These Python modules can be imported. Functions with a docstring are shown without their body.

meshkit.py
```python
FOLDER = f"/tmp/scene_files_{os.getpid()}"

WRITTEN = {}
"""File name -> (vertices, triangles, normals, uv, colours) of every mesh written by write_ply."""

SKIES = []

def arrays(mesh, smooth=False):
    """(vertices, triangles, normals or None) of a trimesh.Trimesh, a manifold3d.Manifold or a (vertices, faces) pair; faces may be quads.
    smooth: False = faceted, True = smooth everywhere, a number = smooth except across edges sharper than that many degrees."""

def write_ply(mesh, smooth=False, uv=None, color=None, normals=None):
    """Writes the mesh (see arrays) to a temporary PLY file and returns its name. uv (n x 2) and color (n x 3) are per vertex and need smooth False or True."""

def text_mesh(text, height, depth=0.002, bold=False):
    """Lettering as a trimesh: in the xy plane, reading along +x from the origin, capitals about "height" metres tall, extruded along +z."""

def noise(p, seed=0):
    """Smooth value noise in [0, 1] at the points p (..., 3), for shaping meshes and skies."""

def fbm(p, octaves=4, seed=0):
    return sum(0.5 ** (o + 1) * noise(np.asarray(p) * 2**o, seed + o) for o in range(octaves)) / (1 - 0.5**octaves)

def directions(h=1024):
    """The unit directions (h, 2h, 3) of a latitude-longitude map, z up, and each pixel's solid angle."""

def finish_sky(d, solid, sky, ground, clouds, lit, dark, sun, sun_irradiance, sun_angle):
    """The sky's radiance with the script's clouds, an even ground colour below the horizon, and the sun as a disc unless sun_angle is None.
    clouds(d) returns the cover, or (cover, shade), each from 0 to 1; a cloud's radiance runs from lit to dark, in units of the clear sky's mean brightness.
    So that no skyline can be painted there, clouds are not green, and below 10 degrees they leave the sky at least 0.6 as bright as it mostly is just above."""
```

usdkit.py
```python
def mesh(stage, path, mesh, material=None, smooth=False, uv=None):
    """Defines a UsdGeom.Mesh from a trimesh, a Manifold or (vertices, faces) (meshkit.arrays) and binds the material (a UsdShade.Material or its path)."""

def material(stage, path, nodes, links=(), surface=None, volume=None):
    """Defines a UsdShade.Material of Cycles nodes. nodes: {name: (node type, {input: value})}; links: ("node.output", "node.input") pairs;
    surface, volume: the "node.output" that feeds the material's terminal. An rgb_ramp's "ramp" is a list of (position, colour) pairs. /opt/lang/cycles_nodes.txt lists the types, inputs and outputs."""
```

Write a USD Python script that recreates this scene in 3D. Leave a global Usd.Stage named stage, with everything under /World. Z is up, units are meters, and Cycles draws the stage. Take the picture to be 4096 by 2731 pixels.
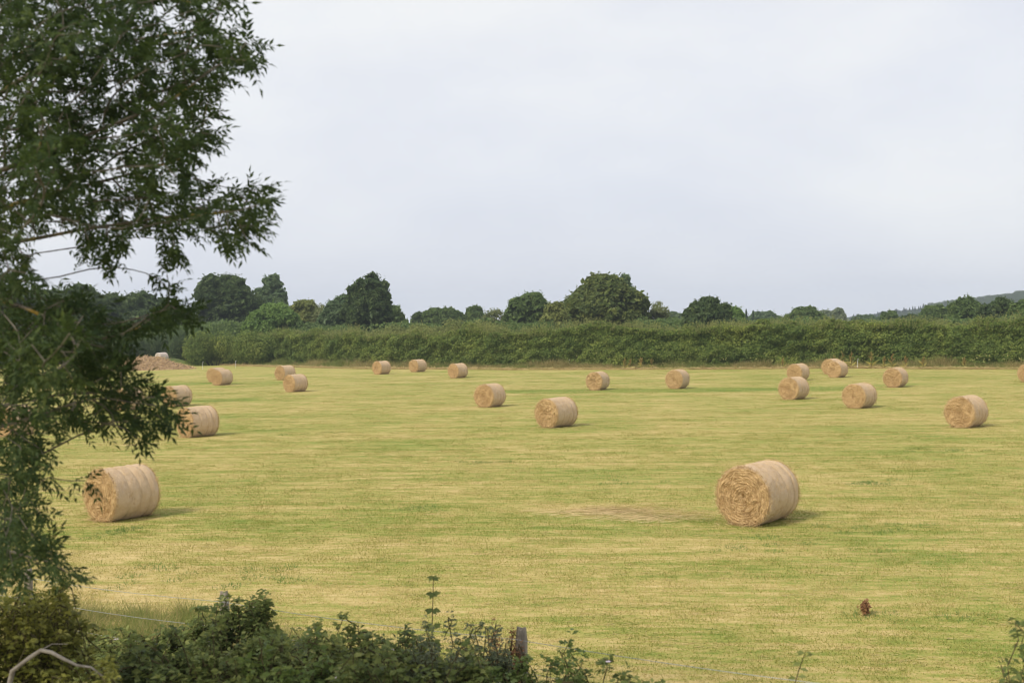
import math, random
import numpy as np, trimesh, usdkit, meshkit
from scipy.spatial import cKDTree
from scipy.sparse import coo_matrix
from scipy.sparse.csgraph import connected_components
from pxr import Usd, UsdGeom, UsdLux, UsdShade, Gf, Sdf, Vt

random.seed(4); np.random.seed(4)
PI = math.pi
stage = Usd.Stage.CreateInMemory()
UsdGeom.SetStageUpAxis(stage, UsdGeom.Tokens.z)
UsdGeom.SetStageMetersPerUnit(stage, 1.0)
UsdGeom.Xform.Define(stage, '/World')
UsdGeom.Scope.Define(stage, '/World/Looks')

# ------------------------------------------------------------------ camera
EYE = np.array([0.0, 0.0, 4.31])
PITCH, ROLL = math.atan(63.5 / 4880), math.atan(0.0172)
fwd = np.array([0, math.cos(PITCH), -math.sin(PITCH)])
r0 = np.array([1.0, 0, 0]); u0 = np.cross(r0, fwd)
right = r0 * math.cos(ROLL) - u0 * math.sin(ROLL)
upv = u0 * math.cos(ROLL) + r0 * math.sin(ROLL)
cam = UsdGeom.Camera.Define(stage, '/World/camera')
cam.AddTransformOp().Set(Gf.Matrix4d(*right, 0, *upv, 0, *(-fwd), 0, *EYE, 1))
cam.CreateHorizontalApertureAttr(23.5); cam.CreateFocalLengthAttr(28.0)
cam.CreateFStopAttr(1.8); cam.CreateFocusDistanceAttr(48.0)
cam.CreateClippingRangeAttr((0.1, 20000.0))
cam.CreateExposureAttr(1.19)


# ------------------------------------------------------------------ material helper
TINTED = set()          # materials that take a random tint per leaf or straw


class Ref:
    def __init__(s, n): s.n = n
    def __getattr__(s, k):
        if k.startswith('__'): raise AttributeError(k)
        return s.n + '.' + k


class G:
    def __init__(s): s.nodes, s.links = {}, []
    def __call__(s, kind, **kw):
        name = f'n{len(s.nodes)}'
        vals = {}
        for k, v in kw.items():
            if isinstance(v, str) and v.startswith('n') and '.' in v: s.links.append((v, f'{name}.{k}'))
            else: vals[k] = v
        s.nodes[name] = (kind, vals)
        return Ref(name)
    def math(s, t, a, b=0.0, c=0.0): return s('math', math_type=t, value1=a, value2=b, value3=c).value
    def noise(s, vec, scale, detail=2.0, rough=0.5, **k): return s('noise_texture', vector=vec, scale=float(scale), detail=float(detail), roughness=float(rough), **k).fac
    def ramp(s, fac, stops): return s('rgb_ramp', fac=fac, ramp=stops).color
    def mixc(s, fac, a, b, t='mix'): return s('mix_color', blend_type=t, fac=fac, a=a, b=b).result
    def build(s, name, surface=None, volume=None):
        if any(k == 'attribute' for k, _ in s.nodes.values()): TINTED.add('/World/Looks/' + name)
        return usdkit.material(stage, '/World/Looks/' + name, s.nodes, s.links, surface=surface, volume=volume)


# ------------------------------------------------------------------ sky and sun
SUN = np.array([-0.66, -0.60, 0.85]); SUN /= np.linalg.norm(SUN)
EL, ROT = math.asin(SUN[2]), math.atan2(SUN[0], SUN[1])
g = G()
skyc = g('sky_texture', sky_type='single_scattering', sun_disc=False, sun_elevation=EL, sun_rotation=ROT, altitude=50.0, aerosol_density=2.0).color
dirn = g('texture_coordinate').generated
st = g('mapping', vector=dirn, scale=(1.0, 1.0, 2.6)).vector
n1 = g.noise(st, 2.2, 5, 0.55)
cl = g.ramp(n1, [(0.30, (3.18, 3.28, 3.68)), (0.46, (3.58, 3.66, 3.92)), (0.62, (4.0, 4.06, 4.12))])
n2 = g.noise(st, 2.3, 3, 0.5)
cov = g('map_range', value=n2, from_min=0.2, from_max=0.7, to_min=0.90, to_max=0.99, clamp=True).result
sky_mat = g.build('sky_look', surface=g('background_shader', color=g.mixc(cov, skyc, cl), strength=0.1).background)
dome = UsdLux.DomeLight.Define(stage, '/World/sky')
UsdShade.MaterialBindingAPI.Apply(dome.GetPrim()).Bind(sky_mat)
dome.GetPrim().SetCustomDataByKey('kind', 'structure')
sun = UsdLux.DistantLight.Define(stage, '/World/sun')
sun.CreateNormalizeAttr(True); sun.CreateIntensityAttr(0.4); sun.CreateAngleAttr(14.0); sun.CreateColorAttr(Gf.Vec3f(1.0, 0.92, 0.79))
zc = SUN; xc = np.cross([0, 0, 1.0], zc); xc /= np.linalg.norm(xc); yc = np.cross(zc, xc)
sun.AddTransformOp().Set(Gf.Matrix4d(*xc, 0, *yc, 0, *zc, 0, 0, 0, 30, 1))

# ------------------------------------------------------------------ scene helpers
used = {}


def path_for(parent, name):
    base = parent or '/World'
    k = used.get((base, name), 0); used[(base, name)] = k + 1
    return f'{base}/{name}' + (f'_{k:03d}' if k else '')


def tag(p, label=None, cat=None, group=None, kind=None):
    for k, v in (('label', label), ('category', cat), ('group', group), ('kind', kind)):
        if v: p.SetCustomDataByKey(k, v)


def thing(name, label, cat, loc=(0, 0, 0), rz=0.0, group=None, kind=None, scale=None):
    x = UsdGeom.Xform.Define(stage, path_for(None, name))
    x.AddTranslateOp().Set(Gf.Vec3d(*map(float, loc)))
    if rz: x.AddRotateZOp().Set(float(rz))
    if scale is not None: x.AddScaleOp().Set(Gf.Vec3f(*map(float, scale)))
    tag(x.GetPrim(), label, cat, group, kind)
    return str(x.GetPath())


def part(parent, name, mesh, mat, smooth=False, kind=None, label=None):
    m = usdkit.mesh(stage, path_for(parent, name), mesh, mat, smooth); tint(m, mesh, mat)
    tag(m.GetPrim(), label, None, None, kind)
    return str(m.GetPath())


def single(name, mesh, mat, label=None, cat=None, group=None, kind=None, smooth=False):
    m = usdkit.mesh(stage, path_for(None, name), mesh, mat, smooth); tint(m, mesh, mat)
    tag(m.GetPrim(), label, cat, group, kind)
    return str(m.GetPath())


def tint(m, mesh, mat):
    """A random number per leaf, blade or straw, for the material's colour."""
    if str(mat.GetPath()) not in TINTED: return
    v, f = np.asarray(mesh[0]), np.asarray(mesh[1]); n = len(v)
    e = np.r_[f[:, [0, 1]], f[:, [1, 2]]]
    _, lab = connected_components(coo_matrix((np.ones(len(e), np.int8), (e[:, 0], e[:, 1])), shape=(n, n)), directed=False)
    r = np.random.default_rng(n).random(lab.max() + 1)[lab]
    UsdGeom.PrimvarsAPI(m).CreatePrimvar('tint', Sdf.ValueTypeNames.FloatArray, 'vertex').Set(Vt.FloatArray.FromNumpy(r.astype(np.float32)))


def cat_mesh(parts):
    vs, fs, n = [], [], 0
    for v, f in parts:
        vs.append(v); fs.append(np.asarray(f) + n); n += len(v)
    return np.vstack(vs), np.vstack(fs)


def unit(a): return a / np.maximum(np.linalg.norm(a, axis=-1, keepdims=True), 1e-9)


def leaves(c, nrm, size, rng, aspect=0.5, fold=0.22, tang=None):
    """One folded diamond (two triangles) per centre."""
    c, nrm = np.asarray(c, float), unit(np.asarray(nrm, float)); n = len(c)
    t = rng.normal(size=(n, 3)) if tang is None else tang
    t = unit(t - nrm * (t * nrm).sum(1, keepdims=True)); b = np.cross(nrm, t)
    s = np.broadcast_to(np.asarray(size, float), (n,))[:, None]
    v = np.stack([c - t * s * .5, c + b * s * aspect * .5 + nrm * s * fold * aspect, c + t * s * .5, c - b * s * aspect * .5 + nrm * s * fold * aspect], 1).reshape(-1, 3)
    i = np.arange(n)[:, None] * 4
    return v, np.concatenate([i + [0, 3, 2], i + [0, 2, 1]], 1).reshape(-1, 3)


def blades(base, direc, length, width, bend, rng, flat=None):
    """Tapered bent blades, three triangles each."""
    n = len(base); d = unit(direc)
    side = unit(np.cross(d, rng.normal(size=(n, 3)) if flat is None else np.array([0, 0, 1.0]) + flat * rng.normal(size=(n, 3)))); out = np.cross(side, d)
    L, w, bd = (np.broadcast_to(np.asarray(x, float), (n,))[:, None] for x in (length, width, bend))
    mid = base + d * L * .55 + out * bd * L * .2
    tip = base + d * L * .95 + out * bd * L * .75
    v = np.stack([base - side * w / 2, base + side * w / 2, mid - side * w * .4, mid + side * w * .4, tip], 1).reshape(-1, 3)
    i = np.arange(n)[:, None] * 5
    return v, np.concatenate([i + [0, 1, 3], i + [0, 3, 2], i + [2, 3, 4]], 1).reshape(-1, 3)


def tube(pts, radii, sides=6):
    pts = np.asarray(pts, float); n = len(pts)
    radii = np.broadcast_to(np.asarray(radii, float), (n,))
    t = unit(np.gradient(pts, axis=0)); ref = np.array([0.31, 0.17, 0.93])
    a = unit(np.cross(t, ref)); b = np.cross(t, a)
    ang = np.arange(sides) / sides * 2 * PI
    v = (pts[:, None] + radii[:, None, None] * (a[:, None] * np.cos(ang)[None, :, None] + b[:, None] * np.sin(ang)[None, :, None])).reshape(-1, 3)
    f = []
    for i in range(n - 1):
        for j in range(sides):
            k = (j + 1) % sides
            f += [(i * sides + j, i * sides + k, (i + 1) * sides + k), (i * sides + j, (i + 1) * sides + k, (i + 1) * sides + j)]
    v = np.vstack([v, pts[:1], pts[-1:]])
    for j in range(sides):
        k = (j + 1) % sides
        f += [(n * sides, k, j), (n * sides + 1, (n - 1) * sides + j, (n - 1) * sides + k)]
    return v, np.array(f)


def sphere_dirs(n, rng): return unit(rng.normal(size=(n, 3)))


# ------------------------------------------------------------------ materials
ROWS = 0.10          # the mowing rows come a little nearer towards the right


def field_colour(g, seed=0.0):
    pos = g('geometry').position
    rot = g('mapping', vector=pos, rotation=(0, 0, ROWS), location=(seed, 0, 0)).vector
    flat = g('mapping', vector=rot, scale=(1, 1, 0.0)).vector
    A = g.noise(g('mapping', vector=flat, scale=(0.022, 0.33, 1)).vector, 1.0, 3, 0.55)
    Bn = g.noise(g('mapping', vector=flat, scale=(0.30, 1.9, 1)).vector, 1.0, 3, 0.6)
    C = g.noise(flat, 0.16, 3, 0.55)
    D = g.noise(g('mapping', vector=flat, scale=(2.2, 6.5, 1)).vector, 1.0, 3, 0.6)
    E_ = g.noise(flat, 26.0, 2, 0.6)
    s = g.math('multiply', A, 0.17)
    s = g.math('multiply_add', Bn, 0.34, s)
    s = g.math('multiply_add', C, 0.18, s)
    s = g.math('multiply_add', D, 0.38, s)
    s = g.math('multiply_add', E_, 0.22, s)
    # drier, rougher turf towards the wire fence
    px_ = g('separate_xyz', vector=pos)
    fs = g.math('add', g.math('multiply', g.math('subtract', px_.x, 0.01), -0.618), g.math('multiply', g.math('subtract', px_.y, 10.8), -0.786))
    s = g.math('add', s, g('map_range', range_type='smoothstep', value=fs, from_min=-13.0, from_max=-1.0, to_min=0.0, to_max=0.04, clamp=True).result)
    # two strips the mower left greener
    sep = g('separate_xyz', vector=pos)
    for x0, x1, y0, hw in ((-3.0, 24.0, 78.0, 3.2), (-23.5, -15.5, 76.5, 2.6), (-32, -17, 100.0, 3.5)):
        cy = g.math('abs' if False else 'absolute', g.math('subtract', g.math('multiply_add', sep.x, 0.10, sep.y), y0 + (0.06 * (x0 + x1))))
        my = g('map_range', range_type='smoothstep', value=cy, from_min=hw * .4, from_max=hw, to_min=1.0, to_max=0.0, clamp=True).result
        mx = g('map_range', range_type='smoothstep', value=g.math('absolute', g.math('subtract', sep.x, (x0 + x1) / 2)), from_min=(x1 - x0) * .40, from_max=(x1 - x0) * .52, to_min=1.0, to_max=0.0, clamp=True).result
        s = g.math('subtract', s, g.math('multiply', g.math('multiply', mx, my), 0.09))
    return s, g.ramp(s, [(0.48, (0.115, 0.178, 0.028)), (0.57, (0.205, 0.240, 0.050)), (0.635, (0.300, 0.286, 0.078)), (0.70, (0.425, 0.340, 0.130)), (0.79, (0.53, 0.41, 0.195))])


g = G()
s, col = field_colour(g)
pos = g('geometry').position
h = g.noise(pos, 9.0, 4, 0.65)
bmp = g('bump', height=h, strength=0.6, distance=0.05).normal
M_GROUND = g.build('field_turf', surface=g('principled_bsdf', base_color=col, roughness=0.95, specular_ior_level=0.1, normal=bmp).BSDF)


def leaf_mat(name, dark, base, light, trans=0.3, rough=0.55, spec=0.25, scale=0.8, tcol=None, gain=1.62, vary=(.82, 1.18, .485, .515)):
    dark, base, light = (tuple(min(.6, x * gain * m_) for x, m_ in zip(c_, (1.0, 1.04, .92))) for c_ in (dark, base, light))
    g = G()
    geo = g('geometry')
    r = g.ramp(g('attribute', attribute='tint').fac, [(0.0, dark), (0.5, base), (1.0, light)])
    n = g.noise(geo.position, scale, 2, 0.5)
    c = g('hsv', hue=g('map_range', value=n, from_min=.25, from_max=.75, to_min=vary[3], to_max=vary[2]).result, saturation=1.0, value=g('map_range', value=n, from_min=.3, from_max=.7, to_min=vary[0], to_max=vary[1]).result, fac=1.0, color=r).color
    p = g('principled_bsdf', base_color=c, roughness=rough, specular_ior_level=spec).BSDF
    t = g('translucent_bsdf', color=g.mixc(0.75, c, tcol or tuple(min(1, x * 1.6) for x in light), 'mix')).BSDF
    return g.build(name, surface=g('mix_closure', fac=trans, closure1=p, closure2=t).closure)


LM = {
    'dark': leaf_mat('leaves_dark', (.022, .036, .014), (.036, .056, .020), (.060, .082, .028)),
    'mid': leaf_mat('leaves_mid', (.032, .050, .016), (.052, .078, .025), (.080, .112, .034)),
    'blue': leaf_mat('leaves_bluish', (.036, .058, .028), (.058, .086, .042), (.085, .118, .058)),
    'bright': leaf_mat('leaves_fresh', (.045, .075, .020), (.076, .118, .032), (.11, .16, .045)),
    'olive': leaf_mat('leaves_olive', (.060, .072, .022), (.098, .112, .034), (.145, .150, .052)),
    'oak': leaf_mat('leaves_oak', (.030, .044, .013), (.054, .072, .020), (.100, .112, .032)),
    'sparse': leaf_mat('leaves_thin', (.065, .08, .035), (.095, .105, .048), (.13, .14, .06)),
    'willow': leaf_mat('leaves_silver', (.075, .095, .065), (.105, .125, .088), (.14, .155, .11)),
    'conifer': leaf_mat('needles', (.018, .032, .020), (.028, .044, .026), (.04, .058, .032)),
}
M_HEDGE = leaf_mat('hedge_leaves', (.040, .064, .013), (.082, .114, .024), (.150, .178, .042), scale=0.35, gain=1.36, vary=(.72, 1.28, .475, .52))
M_SHOOT = leaf_mat('hedge_shoots', (.085, .10, .030), (.125, .135, .046), (.17, .165, .062), trans=0.35, gain=1.5)
M_ASH = leaf_mat('ash_leaves', (.020, .034, .015), (.034, .054, .022), (.062, .084, .030), trans=0.3, rough=0.55, spec=0.12, scale=1.1, tcol=(.10, .15, .035), gain=.95, vary=(.58, 1.6, .475, .53))
M_BRAMBLE = leaf_mat('bramble_leaves', (.035, .048, .016), (.062, .080, .026), (.120, .128, .045), rough=0.55, spec=0.15, scale=1.6, gain=1.75, vary=(.6, 1.55, .465, .525))
M_BRAMBLE_LIGHT = leaf_mat('bramble_new_leaves', (.07, .10, .025), (.11, .15, .04), (.16, .19, .06), scale=2.0, gain=1.15)
M_YELLOW = leaf_mat('yellow_green_leaves', (.08, .085, .018), (.14, .14, .03), (.21, .20, .05), scale=2.0, gain=1.2)
M_MUGWORT = leaf_mat('grey_green_leaves', (.075, .09, .05), (.11, .125, .075), (.15, .165, .10), scale=2.0, gain=1.15)
M_RED = leaf_mat('russet_seed', (.16, .075, .045), (.23, .115, .065), (.30, .17, .09), gain=1.15)
M_DOCK = leaf_mat('dried_seed', (.16, .09, .03), (.24, .15, .05), (.32, .24, .09), gain=1.15)
M_DOCKLEAF = leaf_mat('yellowing_leaf', (.15, .14, .03), (.24, .20, .05), (.32, .28, .09), gain=1.15)


def simple(name, c1, c2, scale, rough=0.9, spec=0.1, detail=3, bump=0.0, stretch=None, mid=None):
    g = G()
    co = g('geometry').position
    if stretch: co = g('mapping', vector=co, scale=stretch).vector
    n = g.noise(co, scale, detail, 0.6)
    c = g.ramp(n, [(0.3, c1)] + ([(0.5, mid)] if mid else []) + [(0.7, c2)])
    kw = {}
    if bump: kw['normal'] = g('bump', height=n, strength=0.7, distance=bump).normal
    return g.build(name, surface=g('principled_bsdf', base_color=c, roughness=rough, specular_ior_level=spec, **kw).BSDF)


M_BARK = simple('bark', (.035, .030, .024), (.10, .088, .070), 14, bump=0.01)
M_TWIG = simple('ash_bark', (.060, .055, .045), (.17, .155, .125), 9, mid=(.11, .10, .08))
g = G()
n = g.noise(g('geometry').position, 7.0, 3, 0.6)
n_l = g.noise(g('geometry').position, 3.3, 2, 0.5)
c = g.ramp(n, [(0.3, (.065, .058, .046)), (0.7, (.19, .17, .135))])
c = g.mixc(g('map_range', value=n_l, from_min=.56, from_max=.64, to_min=0.0, to_max=0.85, clamp=True).result, c, (.30, .20, .035))
M_LIMB = g.build('ash_bark_lichen', surface=g('principled_bsdf', base_color=c, roughness=0.9, specular_ior_level=0.1).BSDF)
M_DEADWOOD = simple('bleached_wood', (.13, .115, .095), (.30, .275, .245), 12)
M_POST = simple('weathered_post', (.15, .13, .10), (.32, .28, .22), 6, bump=0.01, stretch=(6, 6, 1))
g = G(); M_WIRE = g.build('galvanised_wire', surface=g('principled_bsdf', base_color=(.42, .44, .44), metallic=0.7, roughness=0.45).BSDF)
g = G(); M_STAKE = g.build('white_plastic', surface=g('principled_bsdf', base_color=(.78, .78, .76), roughness=0.5).BSDF)
g = G(); M_PETAL = g.build('pale_petals', surface=g('principled_bsdf', base_color=(.72, .60, .68), roughness=0.6).BSDF)
M_STEM = simple('green_stem', (.06, .055, .025), (.12, .10, .05), 8)

# hay, netted hay, straw
g = G()
geo = g('geometry'); obj = g('texture_coordinate').object
nz = g.noise(geo.position, 18.0, 4, 0.65)
nl = g.noise(geo.position, 3.0, 2, 0.5)
c = g.ramp(nz, [(0.25, (.34, .225, .105)), (0.5, (.53, .37, .185)), (0.72, (.65, .48, .265))])
c = g.mixc(0.35, c, g.ramp(nl, [(0.3, (.38, .255, .12)), (0.7, (.53, .38, .20))]))
M_HAY = g.build('hay', surface=g('principled_bsdf', base_color=c, roughness=0.95, specular_ior_level=0.1, normal=g('bump', height=nz, strength=0.8, distance=0.03).normal).BSDF)
g = G()
geo = g('geometry')
c = g.ramp(g('attribute', attribute='tint').fac, [(0.0, (.34, .23, .11)), (0.5, (.56, .395, .20)), (1.0, (.75, .57, .32))])
d = g('principled_bsdf', base_color=c, roughness=0.8, specular_ior_level=0.2).BSDF
M_STRAW = g.build('straw', surface=g('mix_closure', fac=0.2, closure1=d, closure2=g('translucent_bsdf', color=c).BSDF).closure)
g = G()
geo = g('geometry')
fine = g.noise(geo.position, 70.0, 2, 0.7)
mid_ = g.noise(geo.position, 6.0, 3, 0.6)
c = g.ramp(fine, [(0.3, (.27, .185, .11)), (0.5, (.49, .36, .235)), (0.7, (.70, .56, .41))])
c = g.mixc(g('map_range', value=mid_, from_min=.35, from_max=.65, to_min=0.0, to_max=0.35, clamp=True).result, c, (.47, .33, .17))
M_NET = g.build('netted_hay', surface=g('principled_bsdf', base_color=c, roughness=0.75, specular_ior_level=0.25, normal=g('bump', height=fine, strength=0.4, distance=0.01).normal).BSDF)
g = G()
M_NETEDGE = simple('bare_hay_band', (.30, .195, .09), (.48, .335, .17), 22, bump=0.02)
g = G(); M_WRAP = g.build('white_film', surface=g('principled_bsdf', base_color=(.46, .39, .335), roughness=0.45).BSDF)


def blade_mat(name, shift, gain, own, ownfac):
    g = G()
    s, col = field_colour(g)
    geo = g('geometry')
    o = g.ramp(g('attribute', attribute='tint').fac, own)
    c = g.mixc(ownfac, col, o)
    p = g('principled_bsdf', base_color=c, roughness=0.8, specular_ior_level=0.15).BSDF
    return g.build(name, surface=g('mix_closure', fac=0.3, closure1=p, closure2=g('translucent_bsdf', color=c).BSDF).closure)


M_BLADE = blade_mat('grass_blade', 0, 1, [(0, (.11, .18, .025)), (.5, (.23, .27, .048)), (1, (.42, .37, .105))], 0.5)
M_DRY = blade_mat('dry_blade', 0, 1, [(0, (.42, .34, .13)), (.5, (.58, .47, .21)), (1, (.72, .60, .32))], 0.75)
M_TALL = leaf_mat('tall_grass', (.080, .112, .028), (.13, .155, .042), (.22, .215, .07), trans=0.35, gain=1.15)
M_TALLDRY = leaf_mat('dry_tall_grass', (.15, .125, .05), (.24, .195, .085), (.34, .28, .13), trans=0.3, gain=1.15)

g = G()
c = g.ramp(g('attribute', attribute='tint').fac, [(0.0, (.48, .36, .17)), (1.0, (.68, .54, .30))])
M_PALEHAY = g.build('pale_hay', surface=g('mix_closure', fac=0.25, closure1=g('principled_bsdf', base_color=c, roughness=0.8, specular_ior_level=0.2).BSDF, closure2=g('translucent_bsdf', color=c).BSDF).closure)

# ------------------------------------------------------------------ ground
FN = np.array([-0.618, -0.786])            # from the wire fence towards the railway bank


def fence_s(x, y): return (x - 0.01) * FN[0] + (y - 10.8) * FN[1]


def ground_z(x, y):
    s = fence_s(np.asarray(x, float), np.asarray(y, float))
    t = np.clip((s + 3.2) / 3.2, 0, 1); z = 0.42 * t * t * (3 - 2 * t)
    z = z + 0.21 * np.clip(s, 0, 9.5)
    p = np.stack([np.asarray(x) * .07, np.asarray(y) * .07, np.zeros_like(s)], -1)
    return z + 0.10 * (meshkit.fbm(p, 3, 5) - 0.5) * np.clip((np.hypot(x, y) - 8) / 20, 0, 1)


def spaced(a, b, n, k):
    t = np.linspace(-1, 1, n); q = np.sinh(k * t) / math.sinh(k)
    return np.where(q < 0, -q * a, q * b)


gx = spaced(-3600, 3600, 260, 7.0); gy = 20 + spaced(-320, 3580, 300, 6.0)
X, Y = np.meshgrid(gx, gy)
V = np.stack([X, Y, ground_z(X, Y)], -1).reshape(-1, 3)
nx, ny = len(gx), len(gy)
I = (np.arange(ny - 1)[:, None] * nx + np.arange(nx - 1)[None]).ravel()
Fq = np.stack([I, I + 1, I + nx + 1, I + nx], 1)
single('ground', (V, Fq), M_GROUND, kind='structure', smooth=True)

# ------------------------------------------------------------------ wooded hill, far right
prof = np.array([1, 1]) * .5 * np.array([(300, 2), (569, 6.8), (616, 9.1), (687, 15.8), (750, 27.2), (805, 34.1), (860, 39.5), (924, 46.6), (1001, 55), (1119, 60), (1400, 70), (1800, 50), (2300, 5)], float) + [0, 2.1]
hx = np.linspace(150, 1150, 160); hy = np.linspace(850, 1500, 60)
HX, HY = np.meshgrid(hx, hy)
ridge = np.interp(HX, prof[:, 0], prof[:, 1] - 3.6)
cr = np.clip(1 - ((HY - 1100) / np.where(HY < 1100, 240, 390)) ** 2, -0.05, 1)
HZ = ridge * cr + 3.5 * (meshkit.fbm(np.stack([HX * .012, HY * .012, HX * 0], -1), 4, 3) - .5) * np.clip(ridge / 6, 0, 1) - .8
I = (np.arange(59)[:, None] * 160 + np.arange(159)[None]).ravel()
g = G()
n = g.noise(g('geometry').position, 0.02, 4, 0.6)
M_HILL = g.build('hill_scrub', surface=g('principled_bsdf', base_color=g.ramp(n, [(.35, (.03, .05, .02)), (.65, (.07, .09, .03))]), roughness=1.0, specular_ior_level=0.0).BSDF)
single('hill', (np.stack([HX, HY, HZ], -1).reshape(-1, 3), np.stack([I, I + 1, I + 161, I + 160], 1)), M_HILL, kind='structure', smooth=True)


def instancer(name, protos, pts, idx, yaw, scale, label, cat=None, kind='stuff', tilt=None):
    """protos: (name, mesh, material); one PointInstancer object."""
    pi = UsdGeom.PointInstancer.Define(stage, path_for(None, name)); base = str(pi.GetPath())
    for n_, m_, mat_ in protos:
        pr = usdkit.mesh(stage, f'{base}/{n_}', m_, mat_); tint(pr, m_, mat_)
        pi.GetPrototypesRel().AddTarget(pr.GetPath())
    k = len(pts)
    pi.CreatePositionsAttr(Vt.Vec3fArray.FromNumpy(np.asarray(pts, np.float32)))
    pi.CreateProtoIndicesAttr(Vt.IntArray.FromNumpy(np.asarray(idx, np.int32)))
    q = np.zeros((k, 4)); q[:, 0] = np.cos(yaw / 2); q[:, 3] = np.sin(yaw / 2)
    pi.CreateOrientationsAttr(Vt.QuathArray([Gf.Quath(float(a[0]), float(a[1]), float(a[2]), float(a[3])) for a in q]))
    sc = np.asarray(scale, float)
    if sc.ndim == 1: sc = np.repeat(sc[:, None], 3, 1)
    pi.CreateScalesAttr(Vt.Vec3fArray.FromNumpy(sc.astype(np.float32)))
    tag(pi.GetPrim(), label, cat, None, kind)
    return base


def cone_tree(rng, n=260):
    t = rng.random(n) ** .7; a = rng.random(n) * 2 * PI
    r = (1 - t) * .22 * (.55 + .5 * rng.random(n)) + .01
    c = np.stack([r * np.cos(a), r * np.sin(a), .08 + .9 * t], 1)
    d = np.stack([np.cos(a), np.sin(a), -.5 + 0 * a], 1)
    return leaves(c, d + rng.normal(size=(n, 3)) * .5 + [0, 0, .8], .13, rng, .6, tang=d)


def ball_tree(rng, n=300):
    d = sphere_dirs(n, rng); lob = rng.normal(size=(6, 3)) * [.22, .22, .16] + [0, 0, .62]
    k = rng.integers(0, 6, n)
    c = lob[k] + d * .24 * (.7 + .4 * rng.random((n, 1)))
    return leaves(c, d + rng.normal(size=(n, 3)) * .5, .15, rng, .7)


rng = np.random.default_rng(11)
N = 2600
tx = rng.uniform(270, 750, N); ty = rng.uniform(875, 1115, N)
tz = np.interp(tx, prof[:, 0], prof[:, 1] - 3.6) * np.clip(1 - ((ty - 1100) / np.where(ty < 1100, 240, 390)) ** 2, 0, 1) - 1.2
keep = tz > 1.5
tx, ty, tz = tx[keep], ty[keep], tz[keep]
keep = ~((np.abs(tx - 372) < 7) & (ty < 1025))
pts = np.stack([tx, ty, tz], 1)
con = meshkit.noise(pts * [.012, .012, 0], 2) > .40
instancer('hill_wood', [('conifer', cone_tree(rng), LM['conifer']), ('broadleaf', ball_tree(rng), LM['dark'])], pts, np.where(con, 0, 1), rng.random(len(pts)) * 6.28, np.stack([rng.uniform(4.5, 7.5, len(pts))] * 3, 1), 'far off bluish wood covering the hill')

# ------------------------------------------------------------------ trees beyond the hedge
def branch_path(a, b, rng, n=7, wob=0.08):
    t = np.linspace(0, 1, n)[:, None]
    p = a + (b - a) * t + np.sin(t * PI) * rng.normal(size=(1, 3)) * wob * np.linalg.norm(b - a)
    return p + rng.normal(size=(n, 3)) * .015 * np.linalg.norm(b - a) * (t * (1 - t) * 4)


STY = {  # lobes, leaves per square metre of lobe, leaf size, lobe radius, raggedness, bare base share
    'dark': (26, 26, .40, .27, .45, .06), 'mid': (18, 26, .36, .25, .34, .08), 'blue': (16, 24, .34, .25, .36, .06), 'bright': (16, 30, .34, .27, .26, .04),
    'olive': (15, 22, .34, .25, .40, .05), 'oak': (44, 26, .42, .30, .22, .02), 'sparse': (12, 7, .26, .22, .60, .05), 'willow': (10, 24, .32, .25, .30, .10), 'conifer': (0, 0, .3, 0, 0, 0)}


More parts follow.
